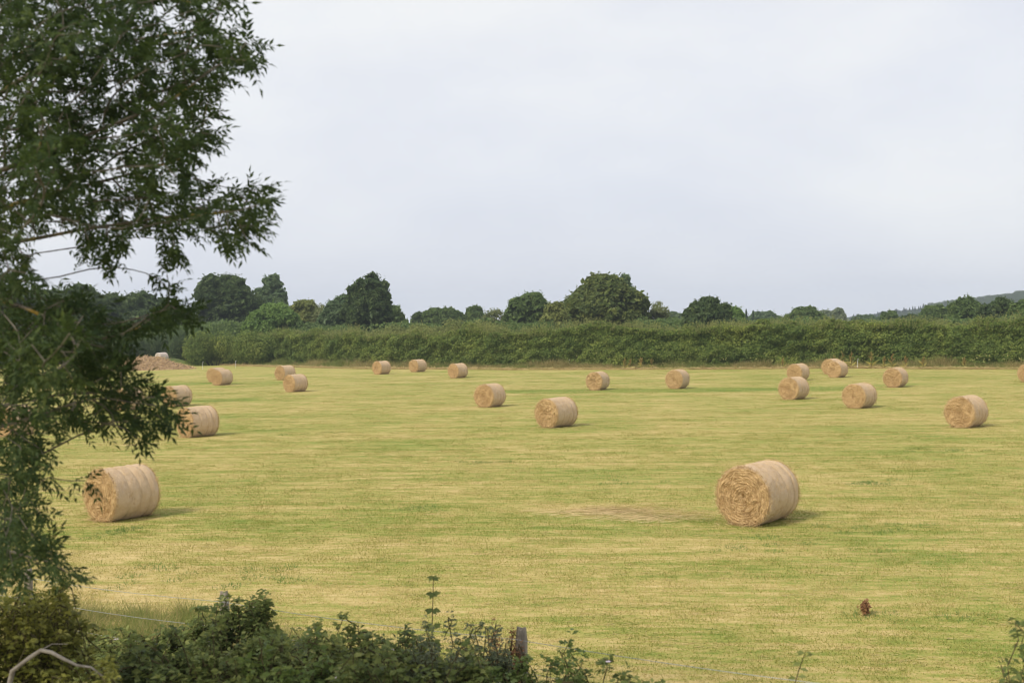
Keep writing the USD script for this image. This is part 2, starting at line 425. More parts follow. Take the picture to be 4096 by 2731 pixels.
def make_tree(kind, x, y, top, width, seed, label, group=None, trunk_vis=False):
    rng = np.random.default_rng(seed)
    z0 = float(ground_z(np.array(x), np.array(y)))
    h = top - z0
    t = thing({'conifer': 'conifer_tree', 'oak': 'oak_tree', 'willow': 'willow_tree'}.get(kind, 'broadleaf_tree'), label, 'tree', (x, y, z0), group=group)
    tr = max(.07, .026 * h)
    if kind == 'conifer':
        v, f = cone_tree(rng, 900)
        v = v * [width / .44, width / .44, h]
        part(t, 'trunk', tube([(0, 0, -.2), (0, 0, h * .5), (0, 0, h * .97)], [tr, tr * .6, .03]), M_BARK, True)
        part(t, 'crown', (v, f), LM[kind])
        return
    nl, dens, ls, lr, rag, bare = STY[kind]
    R = width / 2
    zc = h * (.5 + bare / 2) if not trunk_vis else h * .62
    hz = h - zc
    ax_ = np.array([R, R * .85, hz])
    rb = (.34 + .055 * width) * (1.25 if kind == 'oak' else 1.0)
    nl2 = int(min(170, (1.5 if kind != 'sparse' else .6) * 4 * PI * R * hz / (PI * rb ** 2)))
    dd = sphere_dirs(nl2, rng); dd[:, 2] = np.where(rng.random(nl2) < .45, np.abs(dd[:, 2]), dd[:, 2])
    r = rb * rng.uniform(.6, 1.35, nl2)
    env = 1 + (.25 + rag) * 1.5 * (meshkit.fbm(dd * 1.7 + seed % 50, 2, seed % 31) - .62)
    depth_ = np.where(rng.random(nl2) < .8, rng.uniform(.84, 1.0, nl2), rng.uniform(.3, .84, nl2)) * np.minimum(env, 1.08)
    C = np.array([0, 0, zc]) + dd * np.maximum(ax_ - r[:, None] * .8, .1) * depth_[:, None]
    n = (4 * PI * r ** 2 * dens).astype(int)
    k = np.repeat(np.arange(len(C)), n)
    d = sphere_dirs(len(k), rng)
    lump = meshkit.fbm((C[k] + d * r[k][:, None]) * 2.1, 3, seed % 97)
    rr = r[k] * (.5 + .52 * rng.random(len(k)) ** .7 + (.25 + rag) * (lump - .5) * 1.9)
    p = C[k] + d * rr[:, None] * [1, 1, .8]
    deep = np.zeros(len(p), int)
    for c, q in zip(C, r): deep += (np.linalg.norm(p - c, axis=1) < q * .55)
    keep = (deep == 0) | (rng.random(len(p)) < .15)
    keep &= (p[:, 2] > .15) & ((d[:, 2] > -.55) | (rng.random(len(p)) < .35))
    p, d = p[keep], d[keep]
    # shaded inner foliage
    ni_ = int(18 * R * R * hz * (1.0 if kind != 'sparse' else .1)); di = sphere_dirs(ni_, rng) * rng.random((ni_, 1)) ** .33
    p = np.vstack([p, np.array([0, 0, zc]) + di * ax_ * .74]); d = np.vstack([d, di])
    ok_ = p[:, 2] > .15; p, d = p[ok_], d[ok_]
    nrm = d * 1.0 + rng.normal(size=d.shape) * .75 + [0, 0, .4]
    sz = ls * 1.2 * rng.uniform(.45, 1.6, len(p)) * (0.75 + .006 * min(y, 220) / 2)
    m1 = leaves(p, nrm, sz, rng, .62)
    # twig tips that feather the outline
    tips, tn = [], []
    for c, q in zip(C, r):
        for _ in range(6 if kind == 'dark' else 4 if kind != 'sparse' else 9):
            dd = sphere_dirs(1, rng)[0]; dd[2] = abs(dd[2]) * .9 + .1
            s0 = c + dd * q * .85; L = q * rng.uniform(.25, .55 + rag * .5)
            m = int(7 + 5 * rag * 2)
            tt = rng.random((m, 1))
            tips.append(s0 + dd * L * tt + rng.normal(size=(m, 3)) * .09); tn.append(np.repeat(dd[None], m, 0))
    tp, tn = np.vstack(tips), np.vstack(tn)
    m2 = leaves(tp, tn + rng.normal(size=tn.shape), ls * .62, rng, .6)
    part(t, 'crown', cat_mesh([m1, m2]), LM[kind])
    fork = np.array([0, 0, zc * .55])
    part(t, 'trunk', tube(np.array([[0, 0, -.3], [.05 * tr, 0, .3], fork * .6 + [rng.normal() * .1, 0, 0], fork, [rng.normal() * .2, 0, zc]]), [tr * 1.3, tr, tr * .8, tr * .65, tr * .4], 8), M_BARK, True)
    order = rng.permutation(len(C))[:min(8, len(C))]
    for q in order:
        b = fork + (np.array([0, 0, zc]) - fork) * rng.random()
        part(t, 'limb', tube(branch_path(b, C[q], rng), np.linspace(tr * .42, .025, 7), 5), M_BARK, True)


TREES = [
    ("dark", -42.8, 185, 13.7, 9.9, 'tallest dark ragged tree on the left, rising beside the near foliage'),
    ("blue", -42.3, 215, 13.9, 5.5, 'slimmer blue green tree leaning out behind the tall dark ragged tree'),
    ("bright", -32.9, 168, 8.1, 7.7, 'round fresh green tree just behind the hedge below the tall dark tree'),
    ("olive", -30.7, 182, 9.2, 5.8, 'pale olive tree to the right of the round fresh green tree'),
    ("sparse", -27.7, 178, 8.4, 3.2, 'thin see through tree left of the second tall dark tree'),
    ("blue", -24.6, 172, 9.4, 4.4, 'blue green tree pressed against the left of the pointed dark tree'),
    ("dark", -19.3, 166, 11.5, 6.4, 'pointed dark tree standing alone above the left middle of the hedge'),
    ("mid", -18.1, 190, 7.5, 3.5, 'small tree tucked against the right of the pointed dark tree'),
    ("dark", -17.1, 225, 7.1, 3.5, 'small dark far tree left of the two rounded far crowns'),
    ("mid", -12.6, 225, 8.6, 7.2, 'wide rounded far crown over the middle of the hedge'),
    ("mid", -6.8, 225, 8.5, 4.5, 'narrower rounded far crown right of the wide rounded one'),
    ("sparse", -2.4, 160, 6.7, 2.9, 'wispy sapling with bare upright twigs above the hedge bushes'),
    ("mid", 2.6, 172, 9.6, 7.1, 'mid green domed tree just left of the great oak'),
    ("olive", 5.2, 150, 7.3, 3.2, 'yellowish tree squeezed between the domed tree and the great oak'),
    ("oak", 12.1, 158, 11.0, 12.1, 'great spreading oak with tan tinged domed crown, widest tree beyond the hedge'),
    ("blue", 16.0, 178, 12.3, 3.6, 'lighter treetop peeping out over the great oak'),
    ("sparse", 19.2, 160, 7.4, 2.9, 'thin loose tree at the right foot of the great oak'),
    ("blue", 39.9, 300, 7.4, 4.9, 'hazy far tree between the great oak and the low dark thorn'),
    ("dark", 24.0, 150, 7.2, 6.0, 'low dark wind combed thorn tree right of the great oak'),
    ("bright", 29.9, 165, 6.7, 3.3, 'fresh green tree leaning on the right of the dark thorn'),
    ("blue", 65.9, 320, 7.2, 10.3, 'long hazy far crown right of the two tiny conifers'),
    ("conifer", 57.7, 300, 7.2, 1.3, 'taller of the two tiny far conifers above the hedge'),
    ("conifer", 59.4, 300, 6.9, 1.1, 'shorter of the two tiny far conifers above the hedge'),
    ("mid", 50.6, 210, 6.8, 6.9, 'knobbly green tree left of the silvery willows'),
    ("willow", 67.0, 260, 6.9, 4.8, 'larger silvery wind swept willow above the hedge'),
    ("willow", 69.7, 260, 6.8, 3.3, 'smaller silvery wind swept willow, the right of the pair'),
    ("blue", 87.4, 300, 5.6, 8.1, 'low hazy far tree line clump near the foot of the hill'),
    ("conifer", 85.1, 280, 6.0, 2.4, 'dark pointed conifer standing where the hill slope begins'),
    ("mid", 71.5, 230, 6.0, 4.3, 'green tree with spiky top in front of the low end of the hill'),
    ("dark", 75.1, 230, 5.1, 5.7, 'low dark tree under the middle of the hill slope'),
    ("mid", 69.3, 200, 6.9, 6.0, 'conical green tree in front of the hill'),
    ("mid", 63.2, 170, 7.3, 6.3, 'broad leaning tree covering the hill, left of the dark pair'),
    ("dark", 60.0, 150, 7.2, 5.9, 'dark rounded tree in front of the hill by the right edge'),
    ("mid", 60.9, 145, 6.5, 4.1, 'tree cut by the right edge in front of the hill'),
    ("dark", -50.7, 180, 8.6, 8.4, 'dark tree with bare trunk behind the white wrapped bale'),
    ("dark", -55.5, 178, 10.5, 12.1, 'dark tree seen through the lower gaps of the ash'),
    ("dark", -63.4, 172, 11.7, 14.1, 'wide dark tree mostly hidden behind the ash boughs'),
    ("dark", -71.5, 168, 11.9, 12.0, 'dark tree behind the ash at the left edge'),
]
for i, (k, x, y, top, w, lab) in enumerate(TREES):
    make_tree(k, x, y, top, w * (1.0 if k == 'oak' else 1.22 if i < 28 or i > 33 else .98), 100 + i * 7, lab, trunk_vis=(i == 34))

# bushes between the hedge and the trees
BUSH = [(-37.0, 152, 4.0, 7.5, 'mid', 'spreading bush at the left end of the hedge beside the hay heap'), (-31.5, 149, 4.1, 8.5, 'bright', 'fresh green bush merging into the hedge behind the second white stake'),
        (-14.7, 150, 5.1, 5.4, 'olive', 'olive bush over the hedge below the small dark far tree'), (-8.8, 150, 5.0, 8.0, 'olive', 'wide low olive bush over the hedge below the rounded far crowns'),
        (-2.3, 145, 5.4, 6.2, 'olive', 'olive bush around the wispy sapling'), (2.5, 142, 5.3, 7.1, 'mid', 'green bush in front of the mid green domed tree'),
        (6.6, 138, 5.2, 4.4, 'mid', 'small bush at the left foot of the great oak'), (-23.4, 158, 5.0, 7.3, 'mid', 'low bush left of the pointed dark tree'),
        (-27.0, 156, 4.5, 6.7, 'mid', 'low bush in front of the pale olive tree'), (16.0, 138, 4.7, 4.4, 'mid', 'bush at the right foot of the great oak'),
        (25.1, 134, 4.6, 4.3, 'olive', 'bush in front of the low dark thorn'), (30.7, 140, 4.8, 6.0, 'mid', 'bush behind the hedge right of the dark thorn'),
        (41.5, 150, 4.9, 6.4, 'olive', 'bush behind the hedge below the knobbly green tree'), (45.7, 140, 4.5, 5.5, 'mid', 'bush behind the hedge below the low end of the hill'),
        (50.2, 140, 4.5, 5.0, 'olive', 'bush behind the hedge in front of the conical green tree'),
        (-41.5, 158, 4.6, 6.5, 'dark', 'dark thicket right of the trunk behind the hay heap'), (-47.5, 160, 4.2, 6.5, 'dark', 'dark thicket left of the trunk behind the hay heap'), (-54, 158, 4.6, 8.0, 'dark', 'dark thicket behind the ash, left of the hay heap'),
        (-61, 157, 5.0, 8.0, 'dark', 'dark thicket second from the left edge behind the ash'), (-68, 156, 5.0, 8.0, 'dark', 'dark thicket at the left edge behind the ash')]
for i, (x, y, top, w, k, lab) in enumerate(BUSH):
    rng = np.random.default_rng(700 + i)
    t = thing('bush', lab, 'bush', (x, y, 0))
    parts_, stems = [], []
    for q in range(9):
        c = np.array([rng.uniform(-.36, .36) * w, rng.uniform(-.8, .8), top * rng.uniform(.35, .68)]); r = rng.uniform(.2, .32) * w * .6 + .5
        c[2] = min(c[2], top - r * .85)
        n = int(4 * PI * r * r * 42); d = sphere_dirs(n, rng)
        p = c + d * r * (.6 + .45 * rng.random((n, 1)))
        p = p[p[:, 2] > .05]; d = d[:len(p)]
        parts_.append(leaves(p, unit(p - c) + rng.normal(size=p.shape) * .5 + [0, 0, .3], .26 * rng.uniform(.6, 1.2, len(p)), rng, .6))
        for _ in range(5):
            a = c + sphere_dirs(1, rng)[0] * [1, 1, .3] * r * .6 + [0, 0, r * .5]
            tt = rng.random((9, 1)); dd = np.array([rng.normal() * .25, rng.normal() * .25, 1])
            parts_.append(leaves(a + dd * tt * .9, rng.normal(size=(9, 3)), .2, rng, .5))
        stems.append(tube([(c[0] * .3, c[1] * .3, -.1), tuple(c * [.7, .7, .6]), tuple(c)], [.05, .035, .015], 5))
    part(t, 'foliage', cat_mesh(parts_), M_HEDGE if i < 2 else LM[k])
    part(t, 'stems', cat_mesh(stems), M_BARK)

# ------------------------------------------------------------------ the long hedge
HP = np.array([(-41, 160), (-33.5, 155.5), (-24, 144.5), (-15.1, 134.8), (0, 124.6), (17.9, 117.0), (33.1, 111.8), (43.4, 104.2), (56, 97), (75, 88)], float)
seg = np.r_[0, np.cumsum(np.linalg.norm(np.diff(HP, axis=0), axis=1))]
HL = seg[-1]


def hedge_at(s):
    p = np.stack([np.interp(s, seg, HP[:, 0]), np.interp(s, seg, HP[:, 1])], -1)
    q = np.stack([np.interp(s + .5, seg, HP[:, 0]), np.interp(s + .5, seg, HP[:, 1])], -1) - np.stack([np.interp(s - .5, seg, HP[:, 0]), np.interp(s - .5, seg, HP[:, 1])], -1)
    tdir = unit(q); return p, tdir, np.stack([tdir[:, 1], -tdir[:, 0]], -1)   # the last points to the field


def hedge_h(s):
    x = np.interp(s, seg, HP[:, 0])
    base = np.interp(x, [-41, -30, -15, 0, 20, 45, 75], [3.0, 3.4, 3.65, 3.8, 3.9, 4.0, 4.1])
    p = np.stack([s * .22, s * 0, s * 0], -1)
    return base + 1.15 * (meshkit.fbm(p, 3, 8) - .5)


rng = np.random.default_rng(21)
hedge = thing('hedge', 'long tall unclipped green hedge along the far side of the field', 'hedge')
N = 150000
s = rng.random(N) * HL; hh = hedge_h(s)
u = rng.random(N)
# profile: front face (60 %), top (30 %), back (10 %)
wv = np.where(u < .62, 0, np.where(u < .93, 1, 2))
q = rng.random(N)
off = np.where(wv == 0, 1.25 - .25 * q, np.where(wv == 1, 1.0 - 2.0 * q, -1.2))
zz = np.where(wv == 0, q * hh, np.where(wv == 1, hh * (1 - .10 * (np.abs(1 - 2 * q)) ** 2), q * hh))
P, T_, N_ = hedge_at(s)
lump = meshkit.fbm(np.stack([s * .55, off * .6 + wv * 7, zz * .75], -1), 4, 4) - .5
lump2 = meshkit.noise(np.stack([s * 1.7, off + wv * 7, zz * 1.9], -1), 9) - .5
d_ = lump * 1.9 + lump2 * .6 - rng.random(N) ** 2 * .45
nrm3 = np.where((wv == 0)[:, None], np.c_[N_, np.full(N, .15)], np.where((wv == 1)[:, None], np.c_[N_ * .2, np.ones(N)], np.c_[-N_, np.zeros(N)]))
C = np.c_[P + N_ * off[:, None], zz] + nrm3 * d_[:, None]
C[:, 2] = np.maximum(C[:, 2], .05)
part(hedge, 'foliage', leaves(C, nrm3 + rng.normal(size=C.shape) * .55 + [0, 0, .4], .205 * rng.uniform(.6, 1.3, N), rng, .62), M_HEDGE)
# the shaded inside of the hedge
NI = 26000
s = rng.random(NI) * HL; P, T_, N_ = hedge_at(s); hh = hedge_h(s)
o = rng.uniform(-.7, .75, NI)
C = np.c_[P + N_ * o[:, None], rng.random(NI) * hh * .93]
part(hedge, 'inner_foliage', leaves(C, np.c_[N_, np.zeros(NI)] + rng.normal(size=C.shape) * .5, .42 * rng.uniform(.7, 1.2, NI), rng, .7), M_HEDGE, kind='stuff')
# upright shoots above the top
NS = 5200
s = rng.random(NS) * HL; P, T_, N_ = hedge_at(s); hh = hedge_h(s)
o = rng.uniform(-1.0, 1.15, NS); L = rng.uniform(.3, 1.05, NS) * (.5 + meshkit.noise(np.stack([s * .35, s * 0, s * 0], -1), 3))
base = np.c_[P + N_ * o[:, None], hh - .25 - .25 * np.maximum(o, 0)]
dirn_ = unit(np.c_[rng.normal(size=(NS, 2)) * .22 + [.10, 0], np.ones(NS)])
m = 9
k = np.repeat(np.arange(NS), m); tt = rng.random(len(k))
C = base[k] + dirn_[k] * (L[k] * tt)[:, None] + rng.normal(size=(len(k), 3)) * .05
shoots = cat_mesh([leaves(C, rng.normal(size=C.shape) + [0, -.4, .3], .14 * rng.uniform(.6, 1.2, len(C)), rng, .5), blades(base, dirn_, L * 1.05, .03, .1, rng)])
part(hedge, 'shoots', shoots, M_SHOOT, kind='stuff')
stems = []
for s_ in np.arange(.5, HL, 1.1):
    p_, _, _ = hedge_at(np.array([s_])); p_ = p_[0]
    stems.append(tube([(p_[0], p_[1], -.1), (p_[0] + rng.normal() * .15, p_[1] + rng.normal() * .15, 1.5), (p_[0] + rng.normal() * .3, p_[1] + rng.normal() * .3, 3.0)], [.06, .05, .02], 5))
part(hedge, 'stems', cat_mesh(stems), M_BARK, kind='stuff')

# ------------------------------------------------------------------ scrub filling the ground between hedge and trees
rng = np.random.default_rng(25)
N = 60000
x = rng.uniform(-82, 68, N); yb = np.interp(x, [-82, -40, 0, 45, 68], [176, 172, 160, 150, 138]) + rng.uniform(-3.5, 3.5, N)
ht = np.interp(x, [-82, -45, -20, -12, 0, 6, 22, 40, 68], [6.2, 5.4, 4.6, 4.4, 4.9, 4.8, 4.3, 4.2, 4.1])
ht = ht + 2.4 * (meshkit.fbm(np.stack([x * .28, yb * .1, x * 0], -1), 3, 14) - .5)
q = rng.random(N) ** .6
lump = meshkit.fbm(np.stack([x * .45, yb * .45, q * 2.2], -1), 3, 15) - .5
C = np.c_[x, yb - lump * 3, np.clip(ht * q + lump * .8, .1, None)]
single('thicket', leaves(C, np.c_[rng.normal(size=N) * .5, -np.ones(N), .5 + rng.normal(size=N) * .5] + rng.normal(size=C.shape) * .3, .42 * rng.uniform(.6, 1.3, N), rng, .65), LM['mid'], 'mass of mixed scrub filling the gaps between the hedge and the trees', 'scrub', kind='stuff')

# ------------------------------------------------------------------ rough grass along the hedge foot, and the raked hay row
def tuft(rng, n, rad, hmin, hmax, w, lean=.35, bend=(.1, .7)):
    a = rng.random(n) * 2 * PI; r = rad * np.sqrt(rng.random(n))
    b = np.stack([r * np.cos(a), r * np.sin(a), np.full(n, -.02)], 1)
    d = np.stack([np.cos(a) * lean + rng.normal(size=n) * lean, np.sin(a) * lean + rng.normal(size=n) * lean, np.ones(n)], 1)
    return blades(b, d, rng.uniform(hmin, hmax, n), w * rng.uniform(.6, 1.3, n), rng.uniform(*bend, n), rng)


rng = np.random.default_rng(31)
NV = 3600
s = rng.random(NV) * HL; P, T_, N_ = hedge_at(s)
o = 1.2 + 3.0 * rng.random(NV) ** 1.5
pp = P + N_ * o[:, None]
keep = pp[:, 0] > -40
pp, o, s = pp[keep], o[keep], s[keep]
hs = .8 * np.clip(1.30 - (o - 1.2) * .36, .25, 1.3) * rng.uniform(.5, 1.1, len(pp)) * (.6 + .8 * meshkit.noise(np.stack([s * .3, s * 0, s * 0], -1), 6))
protos = [('green_tuft', tuft(rng, 46, .30, .35, 1.0, .028), M_TALL), ('dry_tuft', tuft(rng, 46, .30, .4, 1.0, .026), M_TALLDRY), ('mixed_tuft', tuft(rng, 40, .35, .25, .8, .03, .5), M_TALL)]
dryn = meshkit.noise(np.stack([s * .25, o * .4, s * 0], -1), 12)
instancer('verge_grass', protos, np.c_[pp, ground_z(pp[:, 0], pp[:, 1])], np.where(dryn + rng.normal(size=len(pp)) * .12 > .60, 1, np.where(rng.random(len(pp)) < .5, 0, 2)), rng.random(len(pp)) * 6.28, np.stack([hs * .9 + .3, hs * .9 + .3, hs], 1), 'long tangled grass at the foot of the hedge')


def wisps(rng, n, sx, sy, h, L=(.12, .3), w=.012, ang=0.5, tilt=.22):
    b = np.stack([rng.normal(size=n) * sx, rng.normal(size=n) * sy, np.abs(rng.normal(size=n)) * h + .01], 1)
    a = rng.normal(size=n) * ang + np.where(rng.random(n) < .5, 0, PI)
    d = np.stack([np.cos(a), np.sin(a), rng.normal(size=n) * tilt + tilt * .35], 1)
    return blades(b, d, rng.uniform(*L, n), w * rng.uniform(.6, 1.3, n), rng.uniform(-.2, .2, n), rng, flat=.35)


NR = 1100
s = rng.random(NR) * HL; P, T_, N_ = hedge_at(s)
pp = P + N_ * (4.6 + rng.normal(size=NR) * .22 + .5 * (meshkit.noise(np.stack([s * .1, s * 0, s * 0], -1), 4) - .5))[:, None]
keep = pp[:, 0] > -36
pp = pp[keep]
ang = np.interp(pp[:, 0], HP[:, 0], np.arctan2(np.gradient(HP[:, 1]), np.gradient(HP[:, 0])))
instancer('cut_hay_row', [('straw_wisp', wisps(rng, 60, .45, .16, .04, w=.028), M_DRY), ('hay_wisp', wisps(rng, 60, .45, .2, .05, w=.028), M_STRAW)], np.c_[pp, ground_z(pp[:, 0], pp[:, 1])], (rng.random(len(pp)) < .35).astype(int), ang, rng.uniform(.7, 1.5, len(pp)), 'thin brown row of raked cut hay along the hedge edge of the field')

# ------------------------------------------------------------------ stubble on the field
def in_view(p, margin=1.1):
    v = np.asarray(p) - EYE; z = v @ fwd
    return (np.abs(v @ right / z) < 23.5 / 56 * margin) & (v @ upv / z > -23.5 / 84 * margin) & (z > 1)


rng = np.random.default_rng(41)
row = np.array([math.cos(-ROWS), math.sin(-ROWS)])


def scatter(n, d0, d1):
    d = np.sqrt(rng.random(n) * (d1 ** 2 - d0 ** 2) + d0 ** 2)
    a = rng.uniform(-.47, .47, n)
    x, y = d * np.sin(a), d * np.cos(a)
    k = (fence_s(x, y) < -.2)
    return np.c_[x[k], y[k], ground_z(x[k], y[k])]


P = scatter(230000, 9, 112); dist = np.hypot(P[:, 0], P[:, 1])
P = P[rng.random(len(P)) < 1 / (1 + (dist / 25) ** 2.6)]
# keep clear of the bank side of the hedge
hy_ = np.interp(P[:, 0], HP[:, 0], HP[:, 1]); P = P[P[:, 1] < hy_ - 4.5]; dist = np.hypot(P[:, 0], P[:, 1])
un = P[:, :2] @ np.array([-row[1], row[0]]); ul = P[:, :2] @ row
rown = meshkit.fbm(np.stack([ul * .05, un * .55, un * 0], -1), 3, 17); patch = meshkit.fbm(np.stack([ul * .16, un * .3, un * 0], -1), 3, 19)
dryness = rown * .45 + patch * .55 + rng.normal(size=len(P)) * .11
idx = np.where(dryness + rng.normal(size=len(P)) * .10 > .56, 2, rng.integers(0, 2, len(P)))
idx[rng.random(len(P)) < .05] = 3
protos = [('green_blades', tuft(rng, 46, .34, .03, .085, .011, .6, (.2, 1.0)), M_BLADE), ('green_blades_b', tuft(rng, 40, .38, .03, .07, .012, .7, (.2, 1.0)), M_BLADE),
          ('dry_stubble', tuft(rng, 44, .36, .03, .08, .011, .75, (.2, 1.0)), M_DRY), ('straw_litter', wisps(rng, 26, .30, .12, .004, (.08, .22), .009, .6, .05), M_DRY)]
sc = np.clip(.8 + dist / 90, 1.0, 1.8)
yaw = np.where(idx == 3, -ROWS + rng.normal(size=len(P)) * .15, rng.random(len(P)) * 6.28)
instancer('field_grass', protos, P, idx, yaw, np.stack([sc, sc, np.clip(sc, 1, 1.4) * rng.uniform(.7, 1.2, len(P))], 1), 'short mown grass and straw litter of the field')

# greener tufts that escaped the mower
tp = []
for x, y, n, sp in ((9.3, 32.2, 9, .5), (-.7, 38.7, 10, .6), (2.9, 32.9, 7, .5), (-2.2, 28.8, 6, .4), (5.4, 23.6, 12, 1.2), (-8.6, 26.2, 8, .7), (-5.6, 22.0, 10, .9), (-4.6, 20.5, 8, .9), (7.6, 25.4, 10, .8), (-7.4, 50, 6, .8), (14, 40, 8, .9), (6, 17.6, 6, .6)):
    tp.append(np.c_[x + rng.normal(size=n) * sp, y + rng.normal(size=n) * sp * .5, np.zeros(n)])
tp = np.vstack(tp); tp[:, 2] = ground_z(tp[:, 0], tp[:, 1])
instancer('green_tufts', [('tuft', tuft(rng, 60, .24, .05, .12, .011, .6), LM['bright'])], tp, np.zeros(len(tp)), rng.random(len(tp)) * 6.28, rng.uniform(.6, 1.2, len(tp)), 'scattered darker green grass tufts on the mown field')

lp = np.c_[2.3 + rng.normal(size=60) * .62, 28.0 + rng.normal(size=60) * .30, np.zeros(60)]; lp = np.vstack([lp, np.c_[3.3 + rng.normal(size=30) * .6, 27.0 + rng.normal(size=30) * .18, np.zeros(30)]]); lp[:, 2] = ground_z(lp[:, 0], lp[:, 1])
instancer('loose_hay', [('hay_wisp', wisps(rng, 26, .34, .18, .02, w=.009, tilt=.07), M_PALEHAY)], lp, np.zeros(len(lp)), rng.normal(size=len(lp)) * .3, rng.uniform(.8, 1.3, len(lp)), 'thin patch of loose pale hay lying left of the nearest right hand bale')

# ------------------------------------------------------------------ round hay bales
RAD, LEN = 0.622, 1.20
CZ = 0.60


def bale_parts(seed):
    rng = np.random.default_rng(seed)
    out = []
    # netted side
    na, nl = 120, 64
    a = np.arange(na) / na * 2 * PI; yv = np.linspace(-LEN / 2, LEN / 2, nl)
    Yg, Ag = np.meshgrid(yv, a, indexing='ij')
    e = np.clip((np.abs(Yg) - (LEN / 2 - .07)) / .07, 0, 1)
    r = RAD * (1 - .045 * e ** 2)
    for yc, w, hgt in [(rng.uniform(-.32, -.22), .045, -.016), (rng.uniform(.04, .12), .04, -.018), (rng.uniform(.2, .28), .04, .010), (rng.uniform(.33, .38), .03, -.020), (rng.uniform(.42, .47), .03, .012)]:
        r = r + hgt * np.exp(-((Yg - yc) / w) ** 2)
    P = np.stack([np.cos(Ag), Yg, np.sin(Ag)], -1)
    r = r + .055 * (meshkit.fbm(P * [2.0, 2.4, 2.0] + seed, 3, seed) - .5) + .014 * (meshkit.fbm(P * [9, 14, 9] + seed, 2, seed + 3) - .5)
    V = np.stack([r * np.cos(Ag), Yg, CZ + r * np.sin(Ag)], -1); V[..., 2] = np.maximum(V[..., 2], .004)
    I = (np.arange(nl)[:-1, None] * na + np.arange(na)[None])
    J = (np.arange(nl)[:-1, None] * na + (np.arange(na)[None] + 1) % na)
    Fq = np.stack([I, I + na, J + na, J], -1).reshape(-1, 4)
    edge0, edge1 = V[0], V[-1]
    side = (V.reshape(-1, 3), Fq)
    # ends: rolled layers showing as a rough spiral
    faces = []
    nr = 52
    for sgn, edge in ((-1, edge0), (1, edge1)):
        rr = np.linspace(0, 1, nr)
        Rg, A2 = np.meshgrid(rr, a, indexing='ij')
        ex = edge[None, :, :] ; cx = np.array([0, sgn * LEN / 2, CZ])
        Vf = cx + (ex - cx) * Rg[..., None]
        q = np.stack([Vf[..., 0], Vf[..., 2], np.full_like(Rg, sgn * 3.0 + seed)], -1)
        w1 = meshkit.fbm(q * 4.5, 3, seed + 5); w2 = meshkit.fbm(q * 13, 3, seed + 6); w3 = meshkit.fbm(np.stack([A2 * 5.0, Rg * 26, Rg * 0 + seed], -1), 2, seed + 7)
        sp = np.sin(2 * PI * (Rg * 11 + A2 / (2 * PI) + 1.1 * w1))
        dsp = .010 * sp * (0.2 + w2) + .10 * (w1 - .5) + .055 * (w2 - .5) + .035 * (w3 - .5) - .05 * np.exp(-(Rg / .16) ** 2)
        dsp *= np.clip((1 - Rg) * 14, 0, 1)
        Vf = Vf + np.array([0, sgn, 0]) * (dsp + .012)[..., None] * np.clip((1 - Rg) * 20, 0, 1)[..., None]
        Vf[..., 2] = np.maximum(Vf[..., 2], .004)
        I = (np.arange(nr)[:-1, None] * na + np.arange(na)[None]); J = (np.arange(nr)[:-1, None] * na + (np.arange(na)[None] + 1) % na)
        f = np.stack([I, J, J + na, I + na] if sgn < 0 else [I, I + na, J + na, J], -1).reshape(-1, 4)
        # straws on the end
        n = 2600
        ra = RAD * np.sqrt(rng.random(n)) * .99; aa = rng.random(n) * 2 * PI
        b = np.stack([ra * np.cos(aa), np.full(n, sgn * (LEN / 2 + .012)) + sgn * rng.normal(size=n) * .016, CZ + ra * np.sin(aa)], 1)
        tg = np.stack([-np.sin(aa), sgn * np.abs(rng.normal(size=n)) * .28, np.cos(aa)], 1) * np.where(rng.random(n) < .5, 1, -1)[:, None] * [1, 1, 1]
        tg[:, 1] = sgn * np.abs(tg[:, 1]); tg += rng.normal(size=(n, 3)) * [.6, .08, .6]
        b[:, 2] = np.maximum(b[:, 2], .01)
        straw = blades(b, tg, rng.uniform(.06, .17, n), .006, rng.uniform(.1, .6, n), rng)
        # fringe sticking out past the net edge
        n = 600; aa = rng.random(n) * 2 * PI; ra = RAD * rng.uniform(.93, .985, n)
        b2 = np.stack([ra * np.cos(aa), np.full(n, sgn * (LEN / 2 - .03)), CZ + ra * np.sin(aa)], 1)
        dr = np.stack([np.cos(aa) * .55, np.full(n, sgn * .8), np.sin(aa) * .55], 1) + rng.normal(size=(n, 3)) * .45
        b2[:, 2] = np.maximum(b2[:, 2], .01)
        st2 = blades(b2, dr, rng.uniform(.04, .13, n), .007, rng.uniform(.1, .8, n), rng)
        st2[0][:, 2] = np.maximum(st2[0][:, 2], .005); straw[0][:, 2] = np.maximum(straw[0][:, 2], .005)
        faces.append(((Vf.reshape(-1, 3), f), straw, st2))
    # fuzz on the netted side
    n = 1500; aa = rng.random(n) * 2 * PI; yy = rng.uniform(-LEN / 2, LEN / 2, n)
    b = np.stack([RAD * np.cos(aa), yy, CZ + RAD * np.sin(aa)], 1); b[:, 2] = np.maximum(b[:, 2], .01)
    dr = np.stack([-np.sin(aa), rng.normal(size=n) * .35, np.cos(aa)], 1) + .25 * np.stack([np.cos(aa), 0 * aa, np.sin(aa)], 1)
    fz = blades(b, dr, rng.uniform(.03, .09, n), .006, rng.uniform(0, .4, n), rng); fz[0][:, 2] = np.maximum(fz[0][:, 2], .005)
    # skirt of straw on the grass below the ends
    sk = []
    for sgn in (-1, 1):
        w = wisps(rng, 260, .28, .10, .02, (.06, .18), .007, 1.2); w[0][:, 1] += sgn * (LEN / 2 + .03); sk.append(w)
    return side, faces, fz, sk


